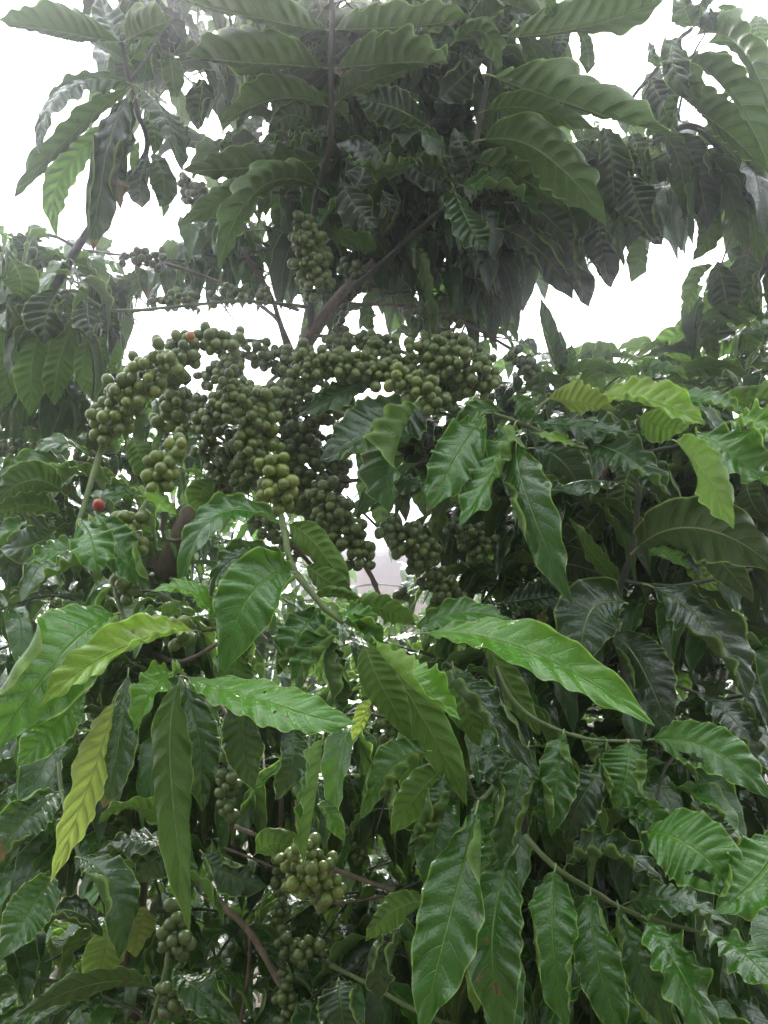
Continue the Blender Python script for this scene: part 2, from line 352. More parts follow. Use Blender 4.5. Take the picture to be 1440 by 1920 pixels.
GRP = 'coffee trees growing close around the camera'
MAIN = Tree('coffee_tree', P(250, 1300, 1.25)[:2], 'tall coffee tree with rough brown forked trunk and long strings of packed green cherries', 'tree', GRP)
LEFT = Tree('coffee_tree', P(-60, 900, 1.55)[:2], 'coffee tree with drooping leaves at the left edge, hanging beside the fruit laden tree', 'tree', GRP)
TOPR = Tree('coffee_tree', P(1560, 700, 1.5)[:2], 'high coffee tree with broad ribbed leaves against white sky in the upper right corner', 'tree', GRP)
RIGHT = Tree('coffee_tree', P(1190, 1100, 1.05)[:2], 'coffee tree with ruffled bright edged leaves and dark green upright stem, right of the cherries', 'tree', GRP)
LOWR = Tree('coffee_tree', P(1000, 1650, 1.25)[:2], 'low coffee tree with a fan of long hanging glossy leaves in the bottom right corner', 'tree', GRP)
TREES = {'M': MAIN, 'L': LEFT, 'T': TOPR, 'R': RIGHT, 'Q': LOWR}

NC = {'F': (0, .35, 1), 'FL': (-.6, .3, .8), 'FR': (.6, .3, .8), 'U': (0, .75, -.75), 'UL': (-.6, .5, -.7), 'UR': (.6, .5, -.7),
      'E': (0, 1, .25), 'D': (0, .15, -1), 'EF': (0, .8, .6), 'SL': (-1, .2, .1), 'SR': (1, .2, .1), 'SLU': (-.9, .2, -.4), 'SRU': (.9, .2, -.4)}
# tree base mid tip width normal depth(base,tip) tint fold wave [twist]
LEAVES = '''
L 222 78 110 60 -2 36 120 U .95 .85 .25 20 .25
L 236 76 275 55 325 33 115 U .95 .9 .4 15 .4
L 228 82 205 45 185 -10 70 F 1.0 1.05 .1 10 .5
L 240 118 205 95 168 82 45 U .97 1 .35 10 .3
L 242 155 120 165 75 288 85 FL .95 .85 .12 -15 .35
L 240 165 130 255 28 374 80 UL .95 .9 .42 15 .45
L 225 230 120 320 105 445 75 UL 1.05 1.05 .5 5 .3
L 238 180 192 320 178 470 95 F .88 .85 .0 -10 .6
L 250 190 222 290 228 392 75 FR .92 .9 .02 -12 .7
L 262 162 315 225 340 320 95 FR .93 .9 .10 -10 .35
L 272 200 290 245 286 290 45 F 1.0 1.0 .1 5 .4
L 262 78 275 110 262 155 80 F 1.05 1.05 .15 5 .3
L 248 110 275 85 300 60 45 U .97 1.0 .5 5 .3
L 278 290 262 345 268 390 55 F .95 .9 .02 -15 .2
L 285 288 308 340 297 388 60 F .96 .95 .1 0 .6
L 262 262 252 300 256 338 24 U 1.0 1.0 .6 0 .3
L 322 330 315 370 305 410 24 U 1.0 1.0 .6 0 .3
L 292 5 320 40 345 90 70 FR 1.1 1.1 .02 0 .6
L 300 20 300 80 318 140 60 F 1.12 1.1 .0 0 .7
L 318 95 325 150 330 185 55 U 1.1 1.1 .4 0 .4
L 385 150 375 190 372 245 65 F 1.15 1.15 .02 0 .7
M 612 55 490 36 330 -12 110 U .98 .82 .3 15 .2
M 628 55 745 50 880 30 115 U .98 .85 .33 15 .35
M 610 128 480 116 348 106 140 U .98 .85 .28 20 .35
M 632 128 735 118 840 122 135 U .98 .86 .38 18 .45
M 610 198 520 185 415 235 120 U 1.0 .92 .25 15 .3
M 632 192 700 150 795 128 90 U 1.02 1.0 .28 10 .3
M 606 300 475 312 343 318 115 U 1.02 .95 .2 12 .3
M 598 352 490 350 412 505 130 U 1.0 .85 .3 8 .3
M 520 350 440 365 332 424 80 U 1.05 1.0 .35 10 .4
M 615 235 550 262 480 275 70 EF 1.0 .95 .04 -20 .9
M 586 240 545 215 505 250 75 F .98 .95 .05 -10 .7
M 800 235 735 200 668 185 95 F .97 .95 .08 -15 .45
M 820 190 860 150 905 110 80 F 1.02 1.0 .05 -10 .6
M 760 90 810 80 870 75 90 F 1.05 1.0 .08 -10 .5
M 660 360 680 300 630 270 80 F 1.0 1.05 .03 -10 .6
M 640 340 670 390 710 425 85 F .98 .95 .02 -10 .8
M 790 290 730 320 660 300 80 E .98 .95 .2 0 .8
M 760 300 800 330 850 350 90 F 1.0 1.0 .0 0 .4
M 860 345 800 320 770 300 85 U 1.0 1.0 .35 0 .6
M 885 330 870 280 850 240 60 F 1.0 1.0 .0 -20 .8
M 850 350 880 420 915 470 90 FR .97 .95 .2 0 .4
M 620 430 680 460 700 470 60 U 1.05 1.05 .35 0 .4
M 720 360 730 400 700 450 60 F 1.05 1.05 .0 0 .8
M 850 80 905 60 935 130 80 U .98 .95 .5 10 .8
M 900 60 920 30 960 10 80 F 1.0 .95 .1 10 .9
M 925 143 1075 198 1260 246 150 U .95 .78 .38 20 .3
M 912 207 1000 205 1115 242 80 U .99 .95 .25 10 .25
M 905 262 1025 290 1135 430 140 U .96 .85 .33 12 .3
M 882 302 970 330 1065 400 100 U 1.0 .95 .22 10 .3
M 866 348 950 350 1010 405 90 FR 1.0 .95 .35 5 .5
M 948 68 1100 50 1260 -20 150 U .95 .8 .3 20 .2
M 1060 50 1052 80 1040 110 45 F 1.05 1.05 .02 0 .4
M 1080 52 1100 90 1100 140 55 U 1.05 1.05 .45 0 .3
M 1015 -10 1030 10 1042 36 40 U .9 .9 .6 0 .3
M 1000 240 1050 260 1065 275 30 U 1.05 1.05 .7 0 .3
M 940 430 1010 470 1075 560 90 F 1.0 1.0 .0 0 .7
M 960 380 1040 420 1095 530 90 F 1.0 1.0 .04 0 .7
M 880 440 900 500 940 580 80 F 1.1 1.1 .03 0 .8
M 780 470 800 520 815 640 60 UR 1.1 1.1 .3 0 .4
M 700 560 690 590 700 625 45 UL 1.15 1.15 .4 0 .6
M 830 560 880 590 900 600 45 U 1.2 1.2 .4 0 .5
T 1300 52 1320 20 1345 -5 60 U .95 .95 .3 10 .9
T 1296 50 1285 20 1275 0 60 F .95 .95 .2 10 .9
T 1318 20 1330 35 1345 55 50 F .92 .92 .05 -15 .9
T 1345 15 1370 20 1393 50 30 U .95 .95 .5 0 .3
T 1345 40 1360 45 1372 60 25 U .95 .95 .7 0 .3
T 1306 66 1395 95 1460 270 115 U .98 .82 .42 15 .25
T 1286 112 1370 180 1450 345 118 U .98 .85 .38 15 .25
T 1265 172 1340 230 1440 320 120 U 1.0 .9 .33 12 .3
T 1320 246 1390 310 1440 410 100 U 1.02 .95 .35 10 .3
T 1277 72 1258 110 1300 185 75 F .95 .9 .07 -10 .6
T 1218 145 1240 190 1258 240 85 F 1.0 1.0 .04 -10 .35
T 1218 78 1225 105 1245 125 28 F .97 .95 .2 10 .9
T 1245 128 1285 145 1312 184 60 U .95 .92 .4 10 .6
T 1425 30 1420 60 1435 100 50 F 1.1 1.1 .2 0 .5
T 1130 238 1150 320 1148 420 85 F 1.0 1.0 .03 -8 .5
T 1085 265 1100 280 1118 290 50 F 1.05 1.05 .1 0 .6
T 1185 250 1200 290 1215 350 60 F 1.0 1.0 .0 -8 .8
T 1240 245 1275 310 1280 400 70 UR 1.0 1.0 .3 0 .6
T 1270 250 1310 330 1325 430 90 F 1.0 1.0 .02 -5 .5
T 1180 330 1205 400 1240 460 95 F .98 .98 .0 0 .5
T 1165 330 1160 400 1170 500 70 UL 1.02 1.02 .35 0 .5
T 1330 290 1370 360 1400 480 85 UR 1.0 1.0 .42 0 .4
T 1390 330 1410 400 1430 500 80 U 1.0 1.0 .4 0 .4
T 1310 360 1330 420 1300 490 75 U 1.02 1.02 .45 0 .4
T 1120 400 1130 470 1145 540 75 F 1.05 1.05 .0 0 .7
T 1060 440 1080 500 1105 575 80 F 1.0 1.0 .0 0 .7
T 1215 440 1200 480 1185 530 60 U 1.05 1.05 .5 0 .5
T 1405 470 1400 530 1420 590 80 F 1.1 1.1 .05 0 .6
T 1345 490 1358 545 1372 600 70 F 1.1 1.1 .06 -5 .4
T 1336 498 1302 530 1290 590 50 U 1.1 1.1 .6 5 .4
T 1325 530 1330 560 1318 588 28 U 1.12 1.12 .8 0 .4
T 1305 628 1262 632 1225 668 55 U 1.2 1.2 .6 5 .4
T 1265 615 1300 600 1345 615 38 U 1.2 1.2 .55 5 .4
T 1370 600 1330 620 1345 690 60 U 1.2 1.2 .5 5 .4
T 1440 620 1405 630 1405 690 60 F 1.2 1.2 .1 5 .5
T 1400 610 1370 590 1340 620 40 U 1.2 1.2 .55 0 .4
R 1052 705 1035 640 1012 560 42 F 1.0 1.0 .25 15 .5
R 1058 702 1052 660 1050 620 34 FL 1.0 1.0 .3 10 .4
R 1062 702 1070 670 1072 645 28 FL 1.0 1.0 .4 10 .4
R 1056 706 1110 690 1160 700 45 U 1.0 1.0 .3 10 .4
R 1080 720 1140 695 1200 702 50 U 1.02 1.02 .35 5 .4
R 1178 712 1225 690 1290 712 60 EF 1.05 1.0 .3 5 .5
R 1240 720 1330 690 1420 725 55 U 1.1 1.1 .25 5 .5
R 1030 748 1085 755 1155 770 85 U .82 .78 .93 18 .5
R 1125 742 1225 752 1322 796 100 EF .8 .74 .8 18 .4
R 1250 742 1330 750 1405 785 75 EF .85 .82 .4 10 .4
R 1360 765 1410 745 1470 755 70 U .9 .85 .35 10 .5
R 1372 790 1430 800 1490 850 110 EF .72 .7 .6 10 .7
R 1312 812 1370 850 1455 920 125 EF .72 .68 .42 14 .85
R 1268 828 1318 885 1378 990 105 UR .7 .62 .72 12 .3
R 1200 782 1245 800 1292 800 80 D .8 .8 .65 0 .2
R 1000 792 1105 800 1210 818 85 EF .85 .8 .15 8 .8
R 1095 828 1180 860 1258 928 95 EF .82 .76 .2 8 .8
R 1178 912 1090 900 1006 942 90 E .82 .78 .08 -15 .4
R 905 782 860 850 797 958 105 F .78 .7 .38 6 .85
R 965 796 925 880 858 985 105 FL .76 .69 .36 10 .9
R 972 815 985 930 1077 1130 105 FL .74 .66 .22 6 .6
R 1000 812 1050 822 1085 838 30 EF .8 .8 .75 0 .6
R 940 770 880 775 845 830 50 F .8 .8 .3 0 .9
R 965 745 990 770 1000 790 55 FL .8 .8 .3 10 .9
R 1000 840 1060 870 1100 960 90 F .9 .9 .05 0 .5
R 1195 1027 1310 990 1465 1080 140 D .8 .68 .0 5 .5
R 1290 1010 1350 1050 1412 1130 70 D .8 .75 .04 5 .3
R 1170 1130 1105 1150 1092 1258 140 F .85 .78 .08 4 .3
R 1152 1186 1210 1260 1248 1372 115 FL .85 .78 .02 -6 .35
R 1222 1100 1335 1180 1402 1312 130 FR .85 .78 .04 6 .45
R 1170 1100 1115 1040 1065 970 48 U .88 .88 .35 10 .4
R 1150 1110 1135 1050 1145 985 55 FR .92 .92 .02 5 .3
R 1318 1306 1385 1360 1415 1437 95 FR .85 .8 .06 6 .6
R 1290 1030 1315 1075 1355 1105 48 F .95 .95 .75 0 .3
R 1205 1040 1260 1040 1315 1078 40 EF .95 .95 .55 0 .3
R 1010 1060 1080 1060 1140 1085 80 D .95 .95 .03 0 .3
R 940 1130 1010 1120 1070 1110 90 EF .95 .95 .05 0 .4
R 1210 870 1240 910 1290 1000 80 F .85 .85 .05 0 .6
R 1190 860 1170 930 1180 1000 70 D .95 .95 .1 0 .4
R 1400 900 1410 940 1440 980 70 U .9 .9 .15 0 .4
R 1330 1200 1400 1220 1450 1260 80 U .95 .95 .2 0 .5
R 1130 950 1090 1000 1050 1020 80 D .95 .95 .06 0 .4
M 782 752 740 850 733 960 140 FL .76 .72 .22 34 .4
M 785 750 705 805 600 862 190 FL .88 .86 .12 5 .15
M 700 716 640 735 558 782 75 EF .92 .9 .2 -5 .4
M 660 990 700 920 780 870 70 EF .92 .9 .25 0 .3
M 840 930 770 905 690 960 60 EF .92 .9 .2 0 .3
M 800 1187 1000 1222 1227 1361 120 EF .66 .55 .55 14 .35
M 352 1270 500 1316 668 1358 120 EF .62 .56 .55 4 .32
M 702 1200 765 1280 862 1352 115 FR .64 .57 .66 35 .35
M 600 1140 560 1190 520 1265 95 F .7 .66 .3 6 .95
M 628 1165 590 1215 545 1272 80 F .68 .65 .32 10 .95
M 622 1200 618 1270 640 1342 90 FR .68 .66 .15 35 .5
M 682 1210 718 1290 772 1392 85 D .72 .7 .42 6 .2
M 690 1206 785 1330 872 1512 95 D .75 .7 .38 6 .2
M 545 1072 475 1110 415 1262 145 F .68 .62 .38 8 .4
M 545 1065 450 1040 395 1120 75 EF .72 .7 .3 8 .5
M 528 985 410 965 333 1100 90 EF .72 .66 .3 10 .5
M 542 985 600 1030 655 1120 75 D .76 .74 .55 5 .3
M 575 1062 615 1090 665 1120 60 D .75 .74 .45 5 .3
M 590 1120 640 1115 690 1135 45 U .72 .7 .35 5 .3
M 660 1155 715 1140 782 1172 75 U .7 .68 .42 5 .3
M 640 1150 672 1160 705 1190 65 EF .67 .66 .5 35 .7
M 645 1165 690 1180 708 1215 55 F .67 .66 .45 20 .7
M 780 1178 875 1150 968 1172 70 EF .7 .68 .35 15 .6
M 215 1152 110 1230 -20 1420 185 F .64 .54 .45 8 .22
M 222 1190 165 1225 108 1300 90 F .66 .62 .38 8 .7
M 362 1182 225 1215 72 1328 100 EF .62 .55 .82 22 .45
M 342 1262 292 1285 250 1372 85 FL .6 .56 .6 20 .6
M 160 1300 95 1365 32 1437 90 F .62 .58 .42 8 .4
M 215 1318 170 1460 98 1655 100 SLU .62 .56 1.0 10 .25
M 240 1265 222 1400 190 1515 80 F .66 .6 .14 0 .35
M 335 1280 318 1460 358 1745 100 D .66 .58 .25 20 .6
M 345 1285 375 1400 378 1520 85 F .68 .64 .12 10 .7
M 410 1172 360 1110 284 1108 60 EF .65 .62 .6 10 .5
M 436 1175 430 1150 432 1125 32 F .66 .66 .5 10 .3
M 152 975 175 1020 182 1078 95 F .66 .62 .42 8 .8
M 205 1060 150 1050 65 1100 85 EF .68 .66 .25 10 .8
M 180 965 225 1030 285 1105 90 FL .7 .66 .35 12 .8
M 175 1040 110 1030 50 1060 60 EF .72 .7 .35 10 .8
M 172 862 115 830 58 850 55 EF .8 .78 .25 10 .4
M 155 886 80 865 -10 895 75 EF .8 .76 .3 8 .5
M 115 922 55 900 -5 945 85 D .75 .72 .15 8 .4
M 110 965 50 945 -10 975 75 U .75 .72 .2 8 .4
M 100 1000 60 1020 0 1030 85 F .85 .85 .12 8 .4
M 262 925 215 925 165 930 60 EF .75 .75 .25 8 .8
M 258 918 290 935 332 966 55 EF .72 .7 .75 10 .8
M 250 820 265 860 285 900 70 D .85 .85 .3 5 .3
M 400 900 375 930 385 960 60 D .95 .95 .4 0 .3
M 605 1385 592 1490 568 1622 85 SL .62 .58 .45 35 .3
M 540 1372 548 1430 515 1500 75 F .66 .64 .12 5 .3
M 600 1500 620 1530 646 1577 42 F .63 .62 .4 10 .5
M 698 1315 685 1340 660 1388 55 U .8 .8 .95 0 .1
M 470 1290 455 1380 480 1480 90 F .72 .7 .1 5 .5
M 830 1262 905 1320 1003 1442 100 FR .7 .64 .08 6 .45
M 900 1190 960 1290 1010 1380 60 D .78 .76 .35 5 .5
M 470 1180 440 1250 455 1330 85 FR .7 .68 .28 8 .8
M 40 1240 70 1330 60 1420 80 F .74 .72 .2 8 .5
Q 900 1690 905 1790 890 1900 85 D .7 .68 .6 10 .5
Q 1130 1800 1140 1860 1150 1930 70 D .7 .68 .75 10 .5
M 850 1250 870 1320 900 1400 80 D .76 .74 .3 0 .4
L 110 545 88 590 85 645 95 F 1.0 .97 .08 -12 .35
L 78 615 60 690 56 780 75 D 1.0 .97 .4 8 .25
L 138 600 112 680 100 760 70 D 1.0 .97 .35 8 .3
L 165 560 165 600 178 645 65 F 1.0 .97 .07 -10 .5
L 168 630 155 690 169 748 38 D 1.0 .97 .4 8 .3
L 213 560 208 600 225 642 50 F 1.05 1.05 .08 -10 .5
L 205 622 205 665 188 702 55 D 1.05 1.05 .45 5 .2
L 20 485 40 530 30 565 75 D 1.0 1.0 .25 0 .3
L 50 560 25 590 30 660 50 F 1.0 1.0 .08 -5 .7
L 10 440 60 470 90 500 60 F 1.15 1.15 .05 0 .7
L 60 420 70 440 75 450 50 F 1.2 1.2 .1 0 .6
L -10 600 10 680 5 770 60 D 1.0 1.0 .35 5 .3
Q 1040 1632 1038 1760 1058 1935 110 F .66 .6 0.32 6 .4
Q 1107 1676 1122 1800 1170 1970 100 F .66 .6 0.29 8 .4
Q 1160 1702 1205 1820 1290 1960 85 F .67 .62 0.24 8 .45
Q 1212 1724 1275 1820 1360 1975 120 FR .65 .58 0.37 6 .5
Q 1322 1752 1400 1790 1490 1900 125 FR .64 .56 0.34 6 .3
Q 1178 1692 1270 1690 1372 1735 80 EF .68 .66 0.14 8 .5
Q 1062 1622 1140 1590 1245 1655 95 EF .7 .66 0.11 8 .6
Q 1212 1560 1300 1590 1385 1692 160 F .63 .575 .42 4 .12
Q 1470 1555 1425 1640 1343 1712 135 F .6 .56 0.40 8 .4
Q 1178 1392 1175 1450 1150 1514 125 F .68 .66 0.34 4 .25
Q 1225 1386 1335 1405 1445 1497 105 F .68 .62 .35 6 .25
Q 1192 1488 1232 1530 1277 1592 60 FL .66 .64 0.24 20 .5
Q 1056 1375 1045 1460 1036 1568 85 F .68 .64 0.24 6 .8
Q 990 1400 965 1500 938 1618 95 F .68 .64 0.19 6 .5
Q 892 1522 848 1710 788 1945 140 F .64 .56 0.27 6 .35
Q 962 1600 925 1750 955 1960 125 F .66 .6 0.24 6 .4
Q 850 1430 790 1480 735 1565 85 D .72 .7 0.35 5 .3
Q 802 1408 732 1440 680 1536 95 F .7 .66 0.29 5 .25
Q 832 1458 810 1530 765 1605 80 F .7 .67 0.21 8 .8
Q 935 1500 930 1580 890 1650 60 FL .68 .66 0.34 15 .8
Q 748 1740 715 1800 708 1875 80 F .72 .7 0.05 5 .4
Q 635 1838 640 1890 655 1960 100 F .72 .7 0.07 5 .3
Q 805 1688 735 1710 685 1765 65 D .72 .7 0.34 5 .3
Q 1100 1385 1130 1420 1180 1480 80 F .72 .7 0.14 5 .7
Q 1140 1430 1090 1500 1060 1580 90 F .76 .74 0.05 5 .3
Q 1300 1500 1340 1560 1400 1620 80 F .74 .72 0.09 5 .4
Q 905 1400 930 1440 960 1500 70 F .72 .7 0.09 5 .7
M 112 1484 45 1540 -15 1625 100 F .68 .62 .18 8 .45
M 102 1640 55 1710 -5 1800 95 F .66 .6 .25 8 .35
M 150 1608 215 1670 222 1798 100 FR .66 .62 .15 6 .4
M 195 1755 120 1705 35 1765 95 E .75 .75 .05 -10 .2
M 335 1590 260 1575 185 1595 80 E .72 .7 .12 0 .4
M 325 1560 255 1510 185 1545 65 U .72 .7 .3 5 .4
M 345 1600 290 1610 260 1660 90 F .72 .7 .1 5 .4
M 210 1735 195 1790 180 1850 85 D .8 .8 .8 0 .2
M 275 1700 262 1740 255 1795 65 D .85 .85 .95 0 .2
M 285 1850 180 1845 30 1905 75 U .74 .7 .1 5 .3
M 332 1820 375 1860 455 1935 85 FR .72 .7 .12 8 .3
M 480 1600 520 1580 560 1600 70 D .85 .85 .3 0 .3
M 380 1600 430 1640 500 1660 80 F .85 .85 .1 0 .4
'''
HOLES = {(1212, 1560): [(.30, .74, .09, .06), (.24, .66, .06, .03), (.36, .83, .06, .03), (.20, .60, .03, .025)], (1225, 1386): [(.16, .35, .09, .12)], (352, 1270): [(.33, .58, .028, .014), (.66, .45, .02, .01), (.30, .33, .022, .012)]}
LAB = {(215, 1318): 'bright yellow hanging leaf', (362, 1182): 'yellowing ruffled leaf with a pinkish dry tip', (1212, 1560): 'broad green leaf eaten into ragged holes',
       (1030, 748): 'pale yellow green young leaf', (1225, 1386): 'green leaf with a brown chewed slit', (352, 1270): 'bright green leaf with pinprick insect holes'}
for ln in LEAVES.strip().splitlines():
    q = ln.split(); tr = TREES[q[0]]; v = list(map(float, q[1:8])); n = NC[q[8]]; db, dt, tint, fold, wave = map(float, q[9:14])
    b = P(v[0], v[1], db); m = P(v[2], v[3], (db + dt) / 2 - .01); tp = P(v[4], v[5], dt)
    w = v[6] * K * (db + dt) / 2 * .88
    view = nrm(CAMP - m)
    if n[2] < -.9 and n[1] < .3: nn = -view + .2 * UP
    else: nn = n[0] * RGT + n[1] * UPV + n[2] * view
    nn = nn + rng.normal(0, .10, 3)
    if q[8] == 'U' and v[1] < 260 and fold >= 10: fold *= 2.2
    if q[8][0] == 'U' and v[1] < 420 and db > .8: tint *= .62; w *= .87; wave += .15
    Lp = math.hypot(v[4] - v[0], v[5] - v[1]); key = (int(v[0]), int(v[1]))
    hi = Lp > 95
    corr = 1.0 if db > .93 else .36 if q[0] == 'Q' else .28
    if q[8] in ('D', 'SL', 'U', 'SLU') and db < .93: corr = .62
    if q[0] == 'Q': wave = wave * .8 + .32
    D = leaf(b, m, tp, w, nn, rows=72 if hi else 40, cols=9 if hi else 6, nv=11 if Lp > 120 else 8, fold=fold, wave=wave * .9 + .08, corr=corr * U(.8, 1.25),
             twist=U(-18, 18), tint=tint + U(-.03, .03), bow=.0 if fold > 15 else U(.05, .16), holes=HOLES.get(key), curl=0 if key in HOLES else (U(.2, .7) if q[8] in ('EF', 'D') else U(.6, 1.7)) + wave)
    tr.leaf(Lp * v[6] + 3e4, D, b, LAB.get(key))

# ------------------------------------------------------------ limbs
def limb(tree, name, pts, mt, nodes=0.):
    p = [P(a, b_, d) if d > 0 else None for a, b_, d, w in pts]; r = [w * .5 * K * d for a, b_, d, w in pts]
    return TREES[tree].limb(name, p, r, mt, nodes)
base = MAIN.loc
def trunk(tree, top_pts, mt, r0=.03):
    T_ = TREES[tree]; pts = [T_.loc + np.array([0, 0, -.03]), T_.loc + np.array([.01, 0, .35])]; rad = [r0 * 1.25, r0]
    for a, b_, d, w in top_pts: pts.append(P(a, b_, d)); rad.append(w * .5 * K * d)
    return T_.limb('trunk', pts, rad, mt, .0, 14)
trunk('M', [(280, 1200, 1.2, 46), (312, 1075, 1.15, 44), (352, 985, 1.12, 44), (405, 915, 1.1, 40), (455, 865, 1.1, 34), (510, 770, 1.1, 30), (562, 665, 1.1, 28), (610, 590, 1.08, 24), (650, 540, 1.09, 17), (700, 490, 1.12, 10)], M_BARK)
limb('M', 'branch', [(655, 545, 1.08, 12), (725, 486, 1.06, 10), (765, 448, 1.05, 10), (835, 388, 1.04, 10), (862, 350, 1.02, 9), (885, 300, 1.0, 9), (900, 226, 1.0, 10), (918, 120, .99, 9), (925, 10, .98, 8)], M_DSTEM, .05)
trunk('L', [(-50, 900, 1.5, 30), (20, 720, 1.4, 24), (90, 560, 1.2, 18), (200, 380, 1.05, 12), (274, 285, .98, 10), (257, 208, .96, 9), (243, 156, .96, 9), (228, 80, .95, 7)], M_DSTEM, .02)
trunk('T', [(1540, 800, 1.5, 34), (1460, 520, 1.35, 26), (1380, 330, 1.1, 16), (1305, 238, 1.03, 12), (1225, 268, 1.04, 9)], M_DSTEM, .025)
trunk('R', [(1175, 1300, .95, 16), (1160, 1130, .88, 13), (1186, 1030, .86, 12), (1196, 940, .86, 11), (1200, 850, .88, 9), (1170, 800, .9, 8), (1060, 710, .98, 6)], M_DSTEM, .012)
trunk('Q', [(985, 1900, 1.1, 26), (960, 1700, .95, 20), (985, 1570, .8, 14), (960, 1420, .75, 11), (930, 1250, .74, 9)], M_DSTEM, .016)
limb('M', 'branch', [(622, -60, .97, 10), (622, 60, .96, 10), (621, 128, .96, 11), (622, 200, .96, 11), (617, 285, .98, 11), (594, 365, 1.03, 11), (578, 470, 1.05, 11), (582, 560, 1.07, 12), (582, 640, 1.09, 13)], M_DSTEM, .05)
limb('M', 'branch', [(460, 475, 1.05, 9), (510, 560, 1.07, 9), (540, 660, 1.1, 11)], M_TWIG)
limb('M', 'branch', [(470, 560, 1.1, 7), (520, 600, 1.1, 8), (552, 665, 1.12, 9)], M_TWIG)
limb('M', 'branch', [(230, 480, 1.15, 5), (330, 500, 1.12, 6), (440, 540, 1.1, 6), (560, 582, 1.08, 7)], M_TWIG, .03)
limb('M', 'branch', [(240, 585, 1.0, 6), (330, 575, 1.0, 6), (460, 565, 1.03, 6), (575, 575, 1.07, 7)], M_GREEN, .03)
limb('M', 'branch', [(660, 570, 1.1, 7), (780, 575, 1.1, 6), (880, 610, 1.1, 6), (960, 655, 1.1, 6)], M_TWIG, .03)
limb('M', 'branch', [(590, 630, 1.08, 7), (680, 632, 1.08, 7), (770, 665, 1.02, 7), (900, 690, .98, 6)], M_GREEN, .03)
limb('M', 'branch', [(520, 690, 1.08, 9), (640, 665, 1.04, 8), (740, 670, .98, 7), (830, 720, .95, 6)], M_TWIG, .03)
limb('M', 'branch', [(500, 640, 1.05, 8), (400, 640, .95, 9), (300, 680, .85, 9), (215, 780, .78, 9), (178, 880, .74, 10), (147, 985, .7, 10)], M_GREEN, .03)
limb('M', 'branch', [(420, 900, 1.08, 9), (360, 800, 1.0, 7), (330, 830, .92, 7), (300, 900, .85, 8), (240, 1000, .76, 9), (215, 1080, .7, 10), (238, 1185, .66, 9)], M_GREEN, .03)
limb('M', 'branch', [(470, 860, 1.08, 9), (440, 840, 1.0, 8), (380, 800, .98, 7), (330, 800, .97, 6)], M_TWIG, .03)
limb('M', 'branch', [(540, 690, 1.08, 9), (500, 730, .95, 8), (500, 850, .88, 8), (530, 980, .76, 12), (548, 1060, .71, 12), (600, 1130, .68, 12), (642, 1168, .67, 9)], M_GREEN, .04)
limb('M', 'branch', [(545, 1020, .74, 8), (575, 1050, .76, 8), (620, 1100, .8, 7)], M_TWIG)
limb('M', 'branch', [(480, 840, 1.08, 8), (560, 840, 1.0, 7), (620, 950, .95, 7), (690, 1070, .92, 10), (716, 1130, .9, 8)], M_TWIG, .04)
limb('M', 'branch', [(470, 905, 1.05, 8), (600, 905, 1.0, 8), (700, 895, .98, 7), (800, 865, .98, 6)], M_TWIG, .03)
limb('M', 'branch', [(650, 930, 1.05, 5), (720, 1000, 1.0, 5), (800, 1070, .96, 5)], M_TWIG)
limb('M', 'branch', [(400, 925, 1.1, 8), (360, 1000, 1.0, 8), (310, 1010, 1.0, 7), (305, 960, 1.0, 6)], M_TWIG)
limb('M', 'branch', [(320, 1085, 1.1, 7), (370, 1100, 1.05, 7), (440, 1140, 1.0, 6), (500, 1200, .98, 5)], M_BARK)
limb('M', 'branch', [(280, 1220, 1.18, 10), (340, 1240, .9, 8), (440, 1182, .68, 7), (375, 1183, .64, 6)], M_TWIG)
limb('M', 'branch', [(280, 1220, 1.18, 10), (420, 1330, .9, 8), (430, 1450, .85, 7), (430, 1560, .85, 6)], M_TWIG, .04)
limb('M', 'branch', [(60, 1480, .9, 10), (150, 1530, .92, 11), (260, 1575, .95, 10), (330, 1610, 1.0, 9)], M_TWIG, .05)
limb('M', 'branch', [(330, 1610, 1.0, 10), (400, 1680, .9, 12), (470, 1750, .88, 12), (530, 1850, .86, 12), (600, 1930, .85, 12)], M_BARK, .06)
limb('M', 'branch', [(440, 1550, .9, 8), (540, 1590, .88, 9), (640, 1635, .86, 9), (740, 1670, .85, 8)], M_BARK, .05)
limb('M', 'branch', [(420, 1590, .9, 5), (520, 1630, .88, 5), (620, 1690, .86, 5), (720, 1680, .86, 5)], M_TWIG, .04)
limb('M', 'branch', [(690, 1250, .95, 5), (695, 1320, .9, 6), (725, 1420, .88, 6)], M_TWIG, .03)
limb('M', 'branch', [(555, 1500, .8, 5), (560, 1560, .78, 7), (600, 1650, .72, 7), (635, 1700, .72, 6)], M_TWIG, .04)
limb('M', 'branch', [(530, 1480, .92, 7), (525, 1600, .9, 8), (528, 1760, .88, 8), (540, 1930, .88, 8)], M_TWIG, .04)
limb('M', 'branch', [(340, 1640, .85, 6), (325, 1740, .72, 8), (305, 1840, .7, 8), (280, 1930, .7, 9)], M_GREEN, .04)
limb('M', 'branch', [(110, 1430, .75, 8), (118, 1500, .72, 8), (140, 1580, .68, 7), (150, 1610, .67, 6)], M_GREEN)
limb('M', 'branch', [(470, 1750, .88, 7), (465, 1830, .9, 7), (450, 1920, .92, 6)], M_BARK, .03)
limb('R', 'branch', [(1168, 1090, .87, 8), (1230, 1098, .86, 8), (1290, 1096, .85, 8), (1410, 1068, .85, 7)], M_DSTEM)
limb('R', 'branch', [(1200, 850, .88, 8), (1090, 840, .85, 8), (990, 800, .8, 9), (925, 775, .79, 7)], M_GREEN)
limb('R', 'branch', [(990, 800, .8, 8), (1030, 750, .82, 8), (1130, 742, .82, 5)], M_GREEN)
